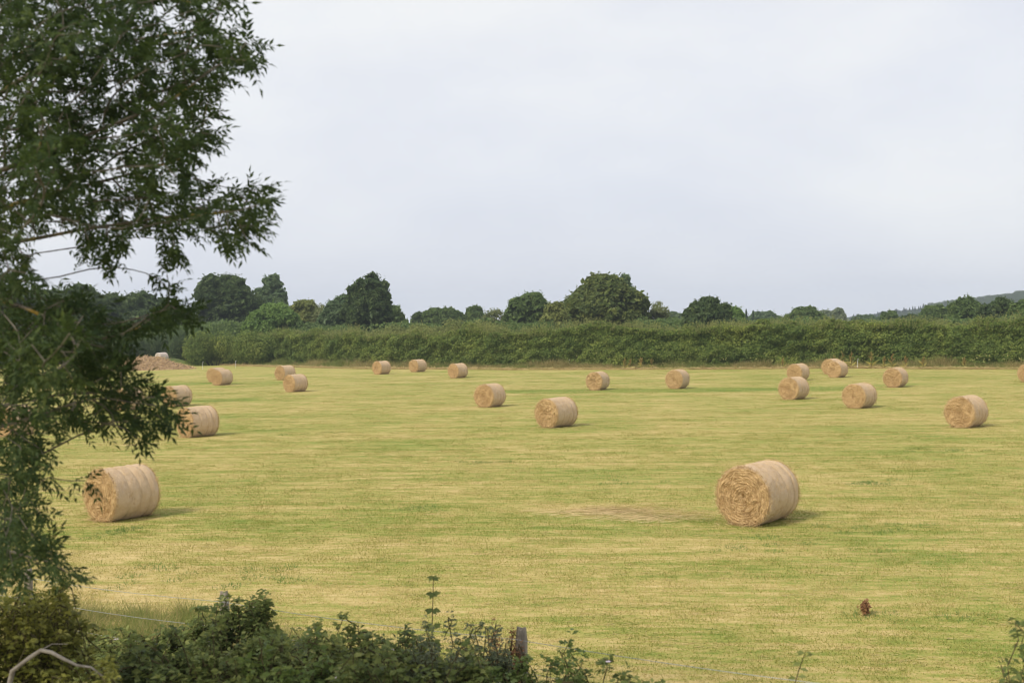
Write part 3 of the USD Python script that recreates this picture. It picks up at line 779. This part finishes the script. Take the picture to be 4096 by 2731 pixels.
def build_bale(path, seed):
    side, faces, fz, sk = bale_parts(seed)
    part(path, 'net_wrap', side, M_NET, smooth=50)
    for face, straw, fringe in faces:
        fp = part(path, 'hay_end', face, M_HAY, smooth=True)
        part(fp, 'straw', cat_mesh([straw, fringe]), M_STRAW, kind='stuff')
    part(path, 'loose_straw', cat_mesh([fz] + sk), M_STRAW, kind='stuff')


stage.CreateClassPrim('/World/bale_kinds') if False else None
BALES = [
    (5.24, 26.25, 39, 'nearest round hay bale on the right, large and facing the camera, standing alone'),
    (-9.08, 28.17, 36, 'nearest round hay bale on the left, partly behind an overhanging ash twig'),
    (-12.94, 49.96, 42, 'second round hay bale on the left, its straw end covered by ash leaves'),
    (-19.38, 70.28, 29, 'round hay bale at the tip of the ash foliage, behind the leaf covered bale'),
    (-25.08, 103.43, 29, 'rear bale of the touching pair on the far left of the field'),
    (-23.16, 97.13, 29, 'front bale of the touching pair on the far left of the field'),
    (-19.59, 105.08, 37, 'rear bale of the staggered pair right of the far left pair'),
    (-15.03, 84.36, 38, 'front bale of the staggered pair right of the far left pair'),
    (-12.20, 113.70, 39, 'small far bale by the hedge, leftmost of the three in a row'),
    (-9.14, 117.81, 37, 'small far bale closest to the hedge, middle of the three in a row'),
    (-4.60, 102.57, 40, 'far bale by the hedge, rightmost of the three in a row'),
    (-1.22, 64.59, 33, 'bale in the middle of the field, left of the larger central bale'),
    (1.81, 51.28, 41, 'larger central bale with shaggy straw edge in the middle of the field'),
    (5.56, 79.68, 28, 'bale behind the central bale on the end of the green strip'),
    (10.83, 80.11, 31, 'bale below the dark thorn tree, alone on the green strip'),
    (20.67, 88.27, 40, 'bale half hidden behind the front bale of the right hand stack pair'),
    (15.43, 66.96, 42, 'bale standing in front of a half hidden one, right of the green strip'),
    (25.67, 97.88, 42, 'rear bale of the overlapping pair by the hedge on the right'),
    (24.43, 91.82, 41, 'front bale of the overlapping pair by the hedge on the right'),
    (16.93, 59.56, 43, 'bale in front of the overlapping hedge pair, showing a broad spiral end'),
    (24.41, 77.74, 35, 'lone bale right of the overlapping pair, seen almost end on'),
    (17.83, 47.99, 44, 'large bale near the right edge of the picture'),
    (34.30, 80.89, 40, 'bale cut off by the right edge of the picture'),
    (-21.24, 52.05, 24, 'bale at the left edge glimpsed through the ash branches'),
    (-21.50, 68.13, 25, 'bale mostly hidden behind ash leaves, left of the one at the foliage tip'),
]
first = {}
for i, (x, y, az, lab) in enumerate(BALES):
    kind = i % 5
    z = float(ground_z(np.array(x), np.array(y))) - .015
    rngb = np.random.default_rng(900 + i)
    scl = [1 + rngb.normal() * .018, 1 + rngb.normal() * .035, 1 + rngb.normal() * .018]
    if i == 0: scl = [1.045, 1.13, 1.045]
    p = thing('hay_bale', lab, 'hay bale', (x, y, z), -az, 'round hay bales left on the mown field', scale=scl)
    if kind not in first:
        first[kind] = p; build_bale(p, 50 + kind)
    else:
        pr = stage.GetPrimAtPath(p); pr.GetReferences().AddInternalReference(first[kind]); pr.SetInstanceable(True)

# white wrapped bale and the hay heap in the far left corner
t = thing('wrapped_bale', 'pale wrapped round bale behind a trunk above the hay heap', 'hay bale', (-43.4, 151.0, 0.5), -35)
side, faces, fz, sk = bale_parts(77)
part(t, 'film_wrap', side, M_WRAP, smooth=50)
for face, _, _ in faces: part(t, 'wrapped_end', face, M_WRAP, smooth=True)
single('earth_bank', (lambda v: (v[0], v[1]))(tube([(-52, 153, -.5), (-47, 152.5, .05), (-42, 151.5, .0), (-37.5, 151, -.9)], [1.0, 1.0, 1.0, .8], 14)), M_TALL, 'low grassy bank under the pale wrapped bale', 'bank', smooth=True)

rng = np.random.default_rng(61)
ni, nj = 70, 34
U, Vv = np.meshgrid(np.linspace(-1, 1, ni), np.linspace(-1, 1, nj), indexing='ij')
rr = np.sqrt(U ** 2 + Vv ** 2)
bump_ = meshkit.fbm(np.stack([U * 5, Vv * 3, U * 0], -1), 4, 2)
hz = 1.5 * np.clip(1 - np.abs(U + .1) ** 1.5, 0, 1) * np.clip(1 - Vv ** 2, 0, 1) * (.65 + .7 * bump_) - .04
V = np.stack([U * 5.4, Vv * 2.2, hz], -1).reshape(-1, 3)
I = (np.arange(ni - 1)[:, None] * nj + np.arange(nj - 1)[None]).ravel()
heap = thing('hay_heap', 'long loose heap of old brown hay at the far left corner of the field', 'hay heap', (-41.0, 139.0, 0))
M_OLDHAY = simple('old_hay', (.14, .095, .055), (.34, .24, .145), 3.5, bump=.1, mid=(.24, .165, .095))
part(heap, 'mound', (V, np.stack([I, I + nj, I + nj + 1, I + 1], 1)), M_OLDHAY, smooth=True)
k = rng.integers(0, len(V), 2500); k = k[V[k, 2] > .02]
part(heap, 'straw', blades(V[k], np.c_[rng.normal(size=(len(k), 2)), rng.normal(size=len(k)) * .3 + .25], rng.uniform(.15, .5, len(k)), .035, .4, rng), M_STRAW, kind='stuff')

# electric fence stakes at the hedge foot
STK = [(-34.5, 135.9, 'leftmost white stake, beside the hay heap'), (-31.6, 139.3, 'second white stake from the left in front of the bright bush'), (5.6, 120.9, 'white stake in the grass below the great oak'),
       (18.4, 116.0, 'white stake in the grass left of the overlapping pair of bales'), (30.4, 107.4, 'white stake in the grass right of the overlapping pair of bales')]
for x, y, lab in STK:
    t = thing('fence_stake', lab, 'stake', (x, y, 0), group='white electric fence stakes along the hedge')
    part(t, 'shaft', tube([(0, 0, -.1), (.01, 0, .45), (.03, 0, .85)], [.016, .015, .013], 6), M_STAKE, True)
    part(t, 'hook', tube([(.03, 0, .82), (.07, 0, .84), (.08, 0, .89)], [.014, .012, .010], 6), M_STAKE, True)

# dried docks and hogweed along the verge
def dock(x, y, h, seed, label, group, seedm, leafm):
    rng = np.random.default_rng(seed)
    t = thing('dock_plant', label, 'dock plant', (x, y, float(ground_z(np.array(x), np.array(y)))), rng.random() * 360, group)
    heads = []
    part(t, 'stem', tube([(0, 0, -.05), (.02, .01, h * .5), (.05, 0, h)], [.018, .014, .006], 5), M_STEM)
    for q in range(5):
        z = h * (.45 + .11 * q); a = q * 2.4
        tip = np.array([math.cos(a) * .22 * h * (1.1 - q * .15), math.sin(a) * .22 * h * (1.1 - q * .15), z + .22 * h])
        b = np.array([.03, 0, z])
        n = 60; tt = rng.random((n, 1))
        heads.append(leaves(b + (tip - b) * tt + rng.normal(size=(n, 3)) * .03, rng.normal(size=(n, 3)), .055, rng, .7))
    part(t, 'seed_head', cat_mesh(heads), seedm)
    for q in range(5):
        a = q * 1.3 + rng.random(); L = rng.uniform(.25, .45) * h
        d = np.array([[math.cos(a), math.sin(a), .5]])
        part(t, 'leaf', blades(np.array([[0, 0, .1 * h + .06 * q * h]]), d, L * 1.4, .13 * h, 1.0, rng), leafm)


DOCKS = [(10.6, 115.2, 'leftmost dried dock at the hedge foot below the dark thorn tree'), (11.2, 115.8, 'dried dock just right of the leftmost dock, close under the hedge'), (12.1, 114.8, 'yellowed dock third from the left at the hedge foot'), (13.2, 115.5, 'last dried dock of the left cluster at the hedge foot'),
         (24.6, 110.9, 'single dried dock left of the overlapping pair of bales'), (28.8, 109.3, 'dried dock close behind the overlapping pair of bales'), (29.4, 108.6, 'second dried dock right of the overlapping pair of bales'), (30.3, 109.0, 'dried dock beside the rightmost white stake'),
         (31.6, 107.4, 'yellowed dock between the rightmost stake and the end on bale'), (32.6, 106.9, 'dried dock behind the end on bale, left one of three'), (33.4, 107.2, 'dried dock behind the end on bale, middle one of three'), (34.2, 106.1, 'dried dock behind the end on bale, right one of three'),
         (35.6, 105.6, 'dried dock right of the end on bale at the hedge foot'), (38.5, 103.9, 'rightmost dried dock at the hedge foot')]
for k, (x, y, lab) in enumerate(DOCKS):
    dock(x, y, .8 + .6 * random.random(), 300 + k, lab, 'dried docks in the grass along the hedge', M_DOCK, M_DOCKLEAF)
dock(5.1, 17.8, .15, 399, 'small red brown dock standing alone in the near right of the field', None, M_RED, M_RED)

# ------------------------------------------------------------------ wire fence at the foot of the bank
fence = thing('wire_fence', 'old post and wire fence running through the brambles', 'fence')
FP = {-2: (-6.35, 15.8), 0: (-3.17, 13.3), 1: (0.01, 10.8), 2: (3.19, 8.3)}
tops = {-2: 1.25, 0: 1.45, 1: 1.62, 2: 1.78}
rng = np.random.default_rng(71)
for k, (x, y) in FP.items():
    zb = float(ground_z(np.array(x), np.array(y))) - .3
    if k in (2,): continue
    a = np.arange(14) / 14 * 2 * PI
    lv = np.linspace(zb, tops[k], 14); V = []
    for j, z in enumerate(lv):
        r = .056 * (1 - .05 * j / 13) * (1 if j < 13 else .80)
        rad = r * (1 + .16 * (meshkit.noise(np.stack([np.cos(a) * 1.5, np.sin(a) * 1.5, np.full(14, z * 1.5)], -1), k + 9) - .5))
        V.append(np.stack([x + rad * np.cos(a) + .02 * (z - zb) * (1 if k else -1), y + rad * np.sin(a), np.full(14, z) + (.02 * np.cos(a * 2 + k) if j >= 12 else 0)], 1))
    V = np.vstack(V + [np.array([[V[-1][:, 0].mean(), V[-1][:, 1].mean(), tops[k] + .012]])])
    f = []
    for j in range(13):
        for i in range(14):
            i2 = (i + 1) % 14
            f += [(j * 14 + i, j * 14 + i2, (j + 1) * 14 + i2), (j * 14 + i, (j + 1) * 14 + i2, (j + 1) * 14 + i)]
    f += [(13 * 14 + i, 13 * 14 + (i + 1) % 14, 14 * 14) for i in range(14)]
    part(fence, 'post', (V, np.array(f)), M_POST, smooth=50)
off = -FN * 0.0
for dz in (-.10, -.38, -.66):
    ctl = [(-9.5, 18.3, 1.05), (-6.35, 15.8, 1.17), (-3.17, 13.3, 1.36 + .0), (0.01, 10.8, 1.54), (3.19, 8.3, 1.70), (4.8, 7.05, 1.78)]
    pts = []
    for a_, b_ in zip(ctl[:-1], ctl[1:]):
        for t_ in np.linspace(0, 1, 12)[:-1]:
            q_ = np.array(a_) * (1 - t_) + np.array(b_) * t_; q_[2] += dz + .10 - .03 * math.sin(PI * t_); q_[:2] += FN * .06
            pts.append(q_)
    part(fence, 'wire', tube(pts, .0026, 5), M_WIRE, True)

# ------------------------------------------------------------------ brambles and scrub on the bank
def bramble(name, label, cat, x, y, rx, ry, top, ncane, leafm, seed, leaf=.065, nleaf=24, mound=True, flowers=0, spire=None, dens=1.0):
    rng = np.random.default_rng(seed)
    z0 = float(ground_z(np.array(x), np.array(y)))
    h = top - z0
    t = thing(name, label, cat, (x, y, z0))
    canes, C, N_, T_, S_ = [], [], [], [], []
    def add_leaf(p, d, s):
        for q in (-1, 0, 1):
            a = q * 1.05
            c, s_ = math.cos(a), math.sin(a)
            side = unit(np.cross(d, [0, 0, 1.0]) + 1e-6)
            dd = unit(d * c + side * s_)
            C.append(p + dd * s * .55); T_.append(dd); N_.append(np.array([0, 0, 1.0]) + rng.normal(size=3) * .45); S_.append(s * rng.uniform(.8, 1.15))
    for k in range(ncane):
        a = rng.random() * 2 * PI; r = math.sqrt(rng.random()) * .55
        b = np.array([rx * r * math.cos(a), ry * r * math.sin(a), -.05])
        a2 = a + rng.normal() * .7; L = rng.uniform(.5, 1.0)
        e = np.array([rx * L * math.cos(a2), ry * L * math.sin(a2), h * rng.uniform(.25, .75) * (1.15 - .6 * L)])
        m = (b + e) / 2; m[2] = h * rng.uniform(.55, 1.05) * (1.2 - .45 * L)
        tt = np.linspace(0, 1, 9)[:, None]
        pth = (1 - tt) ** 2 * b + 2 * tt * (1 - tt) * m + tt ** 2 * e + rng.normal(size=(9, 3)) * .02
        pth[:, 2] = np.maximum(pth[:, 2], -.02)
        canes.append(tube(pth, np.linspace(.006, .003, 9), 4))
        for q in range(int(nleaf * dens)):
            u_ = rng.uniform(.12, 1.0) * 8; i = min(int(u_), 7); p = pth[i] * (1 - u_ + i) + pth[i + 1] * (u_ - i)
            d = unit(unit(pth[i + 1] - pth[i]) * .4 + rng.normal(size=3) * [1, 1, .5] * .7)
            add_leaf(p + d * .03, d, leaf * rng.uniform(.6, 1.25))
    if spire is not None:
        sx, sy, sz = spire
        b = np.array([sx - x - .05, sy - y, h * .35]); e = np.array([sx - x, sy - y, sz - z0])
        tt = np.linspace(0, 1, 9)[:, None]; pth = b + (e - b) * tt
        canes.append(tube(pth, np.linspace(.007, .003, 9), 5))
        for q in range(9):
            p = pth[min(8, q)]
            for sg in (-1, 1):
                add_leaf(p, unit(np.array([sg, rng.normal() * .4, .15 + rng.normal() * .2])), leaf * (2.0 - q * .13))
                for w_ in (-1, -2, -3): N_[w_] = np.array([rng.normal() * .3, -.7, .7])
    C = np.array(C); reach = np.percentile(C[:len(C) - (54 if spire is not None else 0), 2], 97)
    kz = h / reach
    if spire is None: C[:, 2] *= kz; canes = [(v * [1, 1, kz], f) for v, f in canes]
    part(t, 'leaves', leaves(np.array(C), np.array(N_), np.array(S_), rng, .62, .18, np.array(T_)), leafm, kind='stuff')
    part(t, 'canes', cat_mesh(canes), M_STEM, kind='stuff')
    for k in range(flowers):
        i = rng.integers(0, len(C)); p = C[i] + [0, 0, .03]
        a = np.arange(5) * 2 * PI / 5
        dd = np.stack([np.cos(a), np.sin(a), .25 + 0 * a], 1)
        part(t, 'flower', leaves(p + dd * .014, np.array([[0, 0, 1.0]]) + dd * -.3, .026, rng, .75, tang=dd), M_PETAL)


bramble('bramble_bush', 'dark bramble mound climbing the left fence post', 'bramble bush', -2.90, 12.5, .55, .6, 1.50, 100, M_BRAMBLE, 1, flowers=6)
bramble('bramble_bush', 'low dark brambles between the ash and the left fence post', 'bramble bush', -3.75, 12.2, .95, .8, 1.22, 110, M_BRAMBLE, 2, flowers=3)
bramble('bramble_bush', 'dark brambles sloping down right of the left fence post', 'bramble bush', -2.1, 11.9, .6, .6, 1.22, 80, M_BRAMBLE, 13, flowers=3)
bramble('bramble_bush', 'bramble clump with a tall upright shoot between the two posts', 'bramble bush', -.85, 10.75, .42, .45, 1.78, 60, M_BRAMBLE, 3, spire=(-.72, 10.6, 2.12), flowers=4)
bramble('bramble_bush', 'dense leafy brambles at the bottom between the posts', 'bramble bush', -1.45, 10.3, .95, .8, 1.62, 150, M_BRAMBLE, 4, flowers=4)
bramble('bramble_bush', 'light green brambles in front of the right fence post', 'bramble bush', .10, 9.6, .80, .5, 1.60, 80, M_BRAMBLE_LIGHT, 5, leaf=.058, flowers=5)
bramble('bramble_bush', 'low bramble sprays right of the right fence post', 'bramble bush', .75, 9.3, .62, .5, 1.62, 26, M_BRAMBLE, 6, flowers=3)
bramble('bramble_bush', 'deep shaded brambles at the bottom left below the dead branch', 'bramble bush', -2.45, 9.6, 1.0, .8, 1.78, 160, M_BRAMBLE, 7)
bramble('bramble_bush', 'shaded brambles in the middle of the bottom edge', 'bramble bush', -.75, 9.1, .95, .6, 1.80, 120, M_BRAMBLE, 14, flowers=3)
bramble('bramble_bush', 'dark bramble tip in the bottom right corner', 'bramble bush', 3.35, 7.85, .36, .35, 2.12, 34, M_BRAMBLE, 8)
bramble('yellow_bush', 'yellow green leafy bush at the bottom left corner', 'bush', -3.75, 9.1, .62, .6, 2.32, 120, M_YELLOW, 9, leaf=.055, nleaf=28)
bramble('yellow_bush', 'smaller yellow green bush under the dead branch at the left', 'bush', -3.0, 8.4, .42, .4, 1.90, 60, M_YELLOW, 10, leaf=.05, nleaf=26)
bramble('mugwort_plant', 'grey green feathery weeds left of the right fence post', 'weed', -.30, 10.1, .36, .35, 1.72, 60, M_MUGWORT, 11, leaf=.034, nleaf=40)
bramble('mugwort_plant', 'pale grey green weeds at the bottom edge below the upright bramble shoot', 'weed', -.62, 9.5, .34, .3, 1.84, 50, M_MUGWORT, 15, leaf=.034, nleaf=40)
bramble('mugwort_plant', 'pale weeds at the bottom edge under the left fence post', 'weed', -2.0, 10.6, .4, .35, 1.46, 50, M_MUGWORT, 16, leaf=.034, nleaf=40)
bramble('bramble_bush', 'fresh green bramble sprays in front of the shaded brambles at the left', 'bramble bush', -1.75, 9.3, .5, .4, 1.80, 46, M_BRAMBLE_LIGHT, 17)
bramble('russet_weed', 'reddish brown seeding weeds beside the right fence post', 'weed', -.12, 10.7, .26, .26, 1.56, 40, M_RED, 12, leaf=.024, nleaf=40)

rng = np.random.default_rng(83)
pp = []
for _ in range(1400):
    t_ = rng.uniform(-2.2, 1.6); q_ = np.array([.01 + 3.15 * t_, 10.8 - 2.5 * t_]) - FN * rng.uniform(-1.0, 3.0)
    pp.append(q_)
pp = np.array(pp)
instancer('bank_grass', [('grass_tuft', tuft(rng, 60, .22, .25, .62, .010, .45), M_TALL), ('dry_tuft', tuft(rng, 60, .22, .25, .7, .009, .45), M_TALLDRY)], np.c_[pp, ground_z(pp[:, 0], pp[:, 1])], (rng.random(len(pp)) < .4).astype(int), rng.random(len(pp)) * 6.28, rng.uniform(.3, .75, len(pp)), 'rough long grass along the wire fence')

# bare bleached branch, bottom left
br = thing('dead_branch', 'bare bent grey branch lying over the bottom left scrub', 'branch', (-3.33, 8.5, 1.0))
pth = np.array([(-.34, .1, .55), (-.20, .0, .96), (-.08, 0, 1.05), (.0, 0, 1.10), (.08, -.02, 1.09), (.17, -.02, 1.04), (.25, 0, .99), (.34, .02, .97), (.50, .1, .80)])
part(br, 'bough', tube(pth, [.020, .018, .016, .015, .014, .012, .010, .008, .005], 8), M_DEADWOOD, True)
part(br, 'twig', tube([(.0, 0, 1.10), (.06, .05, 1.13), (.16, .08, 1.12)], [.006, .004, .002], 5), M_DEADWOOD, True)
# thin sapling, bottom right
sp = thing('sapling', 'thin bent sapling with few leaves at the bottom right', 'sapling', (1.80, 8.3, float(ground_z(np.array(1.8), np.array(8.3)))))
z0 = float(ground_z(np.array(1.8), np.array(8.3)))
pth = np.array([(0, 0, 0), (.02, 0, .5), (.05, 0, 1.0), (.12, 0, 1.22), (.17, 0, 1.34)]); pth[:, 2] *= (2.06 - z0) / 1.34
part(sp, 'stem', tube(pth, [.008, .006, .005, .004, .002], 5), M_STEM, True)
rng = np.random.default_rng(5)
for q in range(12):
    i = rng.integers(2, 4); b = pth[i] + (pth[i + 1] - pth[i]) * rng.random()
    d = unit(np.array([[rng.choice([-1, 1]), rng.normal() * .4, rng.normal() * .3]]))
    part(sp, 'leaf', leaves(b[None] + d * .035, np.array([[0, -.3, 1.0]]) + rng.normal(size=(1, 3)) * .3, .07, rng, .5, tang=d), M_BRAMBLE)

# ------------------------------------------------------------------ the ash at the left
POLY = np.array([(-3.25, 6.55), (-1.72, 6.52), (-1.7, 6.31), (-1.74, 6.24), (-1.55, 6.14), (-1.51, 6.03), (-1.56, 5.93), (-1.6, 5.81), (-1.72, 5.83), (-1.79, 5.71), (-1.78, 5.62), (-1.72, 5.55), (-1.77, 5.43), (-1.89, 5.39), (-1.93, 5.33), (-1.9, 5.22), (-1.76, 5.21), (-1.65, 5.25), (-1.47, 5.24), (-1.44, 5.14), (-1.46, 5.02), (-1.54, 4.9), (-1.66, 4.77), (-1.81, 4.81), (-1.91, 4.91), (-2.01, 4.84), (-2.07, 4.75), (-2.03, 4.65), (-2.1, 4.6), (-1.91, 4.5), (-1.93, 4.36), (-2.1, 4.34), (-2.25, 4.3), (-2.36, 4.24), (-2.34, 4.11), (-2.26, 4.07), (-2.19, 3.93), (-2.04, 3.85), (-2.03, 3.78), (-2.11, 3.7), (-2.12, 3.63), (-2.27, 3.58), (-2.48, 3.65), (-2.54, 3.55), (-2.7, 3.51), (-2.69, 3.44), (-2.48, 3.42), (-2.5, 3.34), (-2.68, 3.3), (-2.8, 3.44), (-2.95, 3.43), (-2.98, 3.27), (-2.87, 3.23), (-2.88, 3.09), (-2.81, 2.96), (-2.68, 2.86), (-2.67, 2.78), (-2.82, 2.74), (-3.34, 2.74)])
GAPS = [[(-2.91, 4.83), (-2.76, 4.87), (-2.77, 4.76), (-2.6, 4.65), (-2.53, 4.54), (-2.29, 4.48), (-2.37, 4.45), (-2.5, 4.59), (-2.69, 4.65), (-2.85, 4.69)], [(-2.29, 4.51), (-2.24, 4.86), (-2.36, 4.75), (-2.42, 4.62)], [(-2.15, 5.27), (-2.06, 5.3), (-2.07, 5.21), (-2.14, 5.18)], [(-2.54, 5.35), (-2.35, 5.32), (-2.42, 5.21), (-2.52, 5.23)], [(-2.21, 6.34), (-2.09, 6.37), (-2.06, 6.2), (-2.17, 6.18)], [(-2.5, 5.92), (-2.37, 5.89), (-2.4, 5.78), (-2.49, 5.79)], [(-2.88, 3.65), (-2.55, 3.67), (-2.72, 3.45), (-2.88, 3.51)]]
import shapely
from shapely.geometry import Polygon
rng = np.random.default_rng(91)
shape = Polygon(POLY).buffer(0).buffer(-.05)
for j_, q_ in enumerate(GAPS): shape = shape.difference(Polygon(q_).buffer(.09 if j_ < 2 else .02))
CY = 7.6


def crown_pts(n):
    """Points of the crown that overhangs the view, filling its depth."""
    out = []
    while sum(map(len, out)) < n:
        q = np.c_[rng.uniform(-3.4, -1.4, n), rng.uniform(2.5, 6.6, n)]
        q = q[shapely.contains_xy(shape, q[:, 0], q[:, 1])]
        edge = np.array([shape.exterior.distance(shapely.Point(a)) if hasattr(shape, 'exterior') else shape.boundary.distance(shapely.Point(a)) for a in q])
        y = CY + rng.normal(size=len(q)) * np.clip(.25 + edge * .9, 0, .75)
        # the outline widens with distance as seen from the train
        k = y / CY
        out.append(np.c_[q[:, 0] * k, y, EYE[2] + (q[:, 1] - EYE[2]) * k])
    return np.vstack(out)[:n]


A1 = crown_pts(5200)
d = sphere_dirs(2600, rng) * rng.random((2600, 1)) ** .33
A2 = d * [2.3, 2.0, 2.9] + [-4.6, 8.3, 6.3]
v_ = A2 - EYE
A2 = A2[~((v_[:, 0] / v_[:, 1] > -.455) & (v_[:, 2] / v_[:, 1] < .30))][:900]
ATT = np.vstack([A1, A2])
ax, ay = -4.5, 8.1
az0 = float(ground_z(np.array(ax), np.array(ay)))
nodes = [np.array([ax + .06 * math.sin(i * .5), ay + .04 * math.cos(i * .7), az0 - .2 + .13 * i]) for i in range(36)]
par = [-1] + list(range(35))
STEP, KILL, INF = .10, .12, 1.3
alive = np.ones(len(ATT), bool)
for it in range(220):
    Np = np.array(nodes); tree_ = cKDTree(Np)
    ai = np.flatnonzero(alive)
    if len(ai) == 0: break
    dd, ii = tree_.query(ATT[ai])
    kill = dd < KILL; alive[ai[kill]] = False
    m = (~kill) & (dd < INF)
    if not m.any():
        m = (~kill)
        if not m.any(): break
    vec = unit(ATT[ai[m]] - Np[ii[m]])
    acc = np.zeros_like(Np); np.add.at(acc, ii[m], vec)
    src = np.unique(ii[m])
    new = Np[src] + unit(acc[src] + rng.normal(size=(len(src), 3)) * .25) * STEP
    ok = tree_.query(new)[0] > STEP * .35
    if not ok.any(): break
    for s_, n_ in zip(src[ok], new[ok]): nodes.append(n_); par.append(int(s_))
Np, par = np.array(nodes), np.array(par)
nn = len(Np); kids = [[] for _ in range(nn)]
for i in range(1, nn): kids[par[i]].append(i)
area = np.zeros(nn)
for i in range(nn - 1, -1, -1):
    area[i] = max(area[i], .0030 ** 2)
    if par[i] >= 0: area[par[i]] += area[i] * .92
rad = np.sqrt(area)
chains = []
stack = [(0, None)]
while stack:
    s_, pr = stack.pop()
    ch = [s_] if pr is None else [pr, s_]
    c_ = s_
    while kids[c_]:
        ks = sorted(kids[c_], key=lambda q: -rad[q])
        for o_ in ks[1:]: stack.append((o_, c_))
        c_ = ks[0]; ch.append(c_)
    chains.append(ch)
ash = thing('ash_tree', 'large dark leafy ash tree filling the left side of the view', 'tree')
twigs, nb = [], 0
sm = Np.copy()
for _ in range(2):
    for i in range(1, nn):
        if kids[i]: sm[i] = .5 * sm[i] + .25 * sm[par[i]] + .25 * sm[kids[i][0]]
for ch in chains:
    if len(ch) < 2: continue
    r_ = rad[ch].copy(); r_[0] = min(r_[0], r_[1] * 1.15) if len(r_) > 1 else r_[0]
    r_ = np.maximum(r_, .0022)
    big = r_[1] > .0085
    tb = tube(sm[ch], r_, 7 if big else 4)
    if ch[0] == 0: part(ash, 'trunk', tb, M_LIMB, True)
    elif big and nb < 60: nb += 1; part(ash, 'branch', tb, M_LIMB, True)
    else: twigs.append(tb)
part(ash, 'twigs', cat_mesh(twigs), M_TWIG, kind='stuff')


def ash_leaf(rng, npair=4, L=.21):
    """A pinnate leaf along +x, drooping; leaflets are folded lance shapes of four triangles."""
    vs, fs, n = [], [], 0
    xs = np.linspace(0, L, npair + 2)
    droop = lambda x: -.9 * x * x
    rw = .0011
    for a, b in zip(xs[:-1], xs[1:]):
        vs += [(a, -rw, droop(a)), (a, rw, droop(a)), (b, rw, droop(b)), (b, -rw, droop(b))]
        fs += [(n, n + 1, n + 2), (n, n + 2, n + 3)]; n += 4
    spec = [(xs[i + 1], s_ * (.95 + .15 * rng.normal()), .062 + .018 * math.sin(PI * (i + 1) / (npair + 1))) for i in range(npair) for s_ in (-1, 1)] + [(L, 0.0, .075)]
    for x, ang, ll in spec:
        ll *= rng.uniform(.85, 1.15); w = ll * .165
        c, s_ = math.cos(ang * .95), math.sin(ang * .95)
        z0 = droop(x); dz = -.25 * rng.uniform(.2, 1.6)
        roll = rng.normal() * .5
        def P(t, o, up): 
            px, py = t * ll * c - o * s_, t * ll * s_ + o * c
            return (x + px, py, z0 + dz * t * t * ll * 1.3 + up + o * roll)
        vs += [P(0, 0, 0), P(.4, w, .004), P(.45, 0, 0), P(.4, -w, .004), P(1, 0, 0)]
        fs += [(n, n + 2, n + 1), (n, n + 3, n + 2), (n + 1, n + 2, n + 4), (n + 2, n + 3, n + 4)]; n += 5
    return np.array(vs), np.array(fs)


protos = [ash_leaf(np.random.default_rng(400 + i), npair=3 + i % 3, L=.17 + .02 * (i % 4)) for i in range(8)]
fine = np.flatnonzero((rad < .0075) & (np.arange(nn) > 36))
tip = np.array([not kids[i] for i in range(nn)])
LP, LD = [], []
for i in fine:
    d0 = unit(sm[i] - sm[par[i]])
    cnt = 5 if tip[i] else (3 if rng.random() < .6 else 1)
    for k in range(cnt):
        a = rng.random() * 2 * PI
        s1 = unit(np.cross(d0, [0.1, .2, 1.0])); s2 = np.cross(d0, s1)
        d = unit(d0 * (.8 if tip[i] else .45) + (s1 * math.cos(a) + s2 * math.sin(a)) * .75 + np.array([.10, 0, -.16]))
        LP.append(sm[i]); LD.append(d)
LP, LD = np.array(LP), np.array(LD)
# openings in the crown where the sky comes through
mid_l = LP + LD * .13
kf = CY / mid_l[:, 1]
fx, fz = mid_l[:, 0] * kf, EYE[2] + (mid_l[:, 2] - EYE[2]) * kf
hole = np.zeros(len(LP), bool)
for j_, q_ in enumerate(GAPS): hole |= shapely.contains_xy(Polygon(q_).buffer(.07 if j_ < 2 else .0), fx, fz)
hole &= rng.random(len(LP)) < .92
LP, LD = LP[~hole], LD[~hole]
n = len(LP)
up = unit(np.array([0, 0, 1.0]) + rng.normal(size=(n, 3)) * .45)
ey = unit(np.cross(up, LD)); ez = np.cross(LD, ey)
size = rng.uniform(.46, .76, n); pk = rng.integers(0, 8, n)
v_ = LP + LD * .1 - EYE; zd = v_ @ fwd
sx_, sy_ = v_ @ right / zd / (23.5 / 56), v_ @ upv / zd / (23.5 / 84)
vis = (np.abs(sx_) < .985) & (np.abs(sy_) < .985)
# the 300 leaves that show largest: nearest the camera and clear of others at the rim
rim = sx_ + rng.normal(size=n) * .02
score = np.where(vis, size / zd + .010 * np.clip((sx_ + 1) / .5, 0, 1), -1)
best = set(np.argsort(-score)[:300].tolist())
rest = []
for i in range(n):
    v, f = protos[pk[i]]
    w = LP[i] + size[i] * (v[:, :1] * LD[i] + v[:, 1:2] * ey[i] + v[:, 2:3] * ez[i])
    if i in best: part(ash, 'leaf', (w, f), M_ASH)
    else: rest.append((w, f))
part(ash, 'foliage', cat_mesh(rest), M_ASH, kind='stuff')
print('ash nodes', nn, 'leaves', n, 'branches', nb)

# ------------------------------------------------------------------ haze
bx = trimesh.creation.box(extents=(7400, 4100, 102)); bx.apply_translation((0, 1650, 49))
g = G()
vol = g('principled_volume', color=(.80, .88, 1.0), density=0.00026, anisotropy=0.2).volume
single('haze', bx, g.build('summer_haze', volume=vol), kind='stuff', label='thin summer haze over the fields')
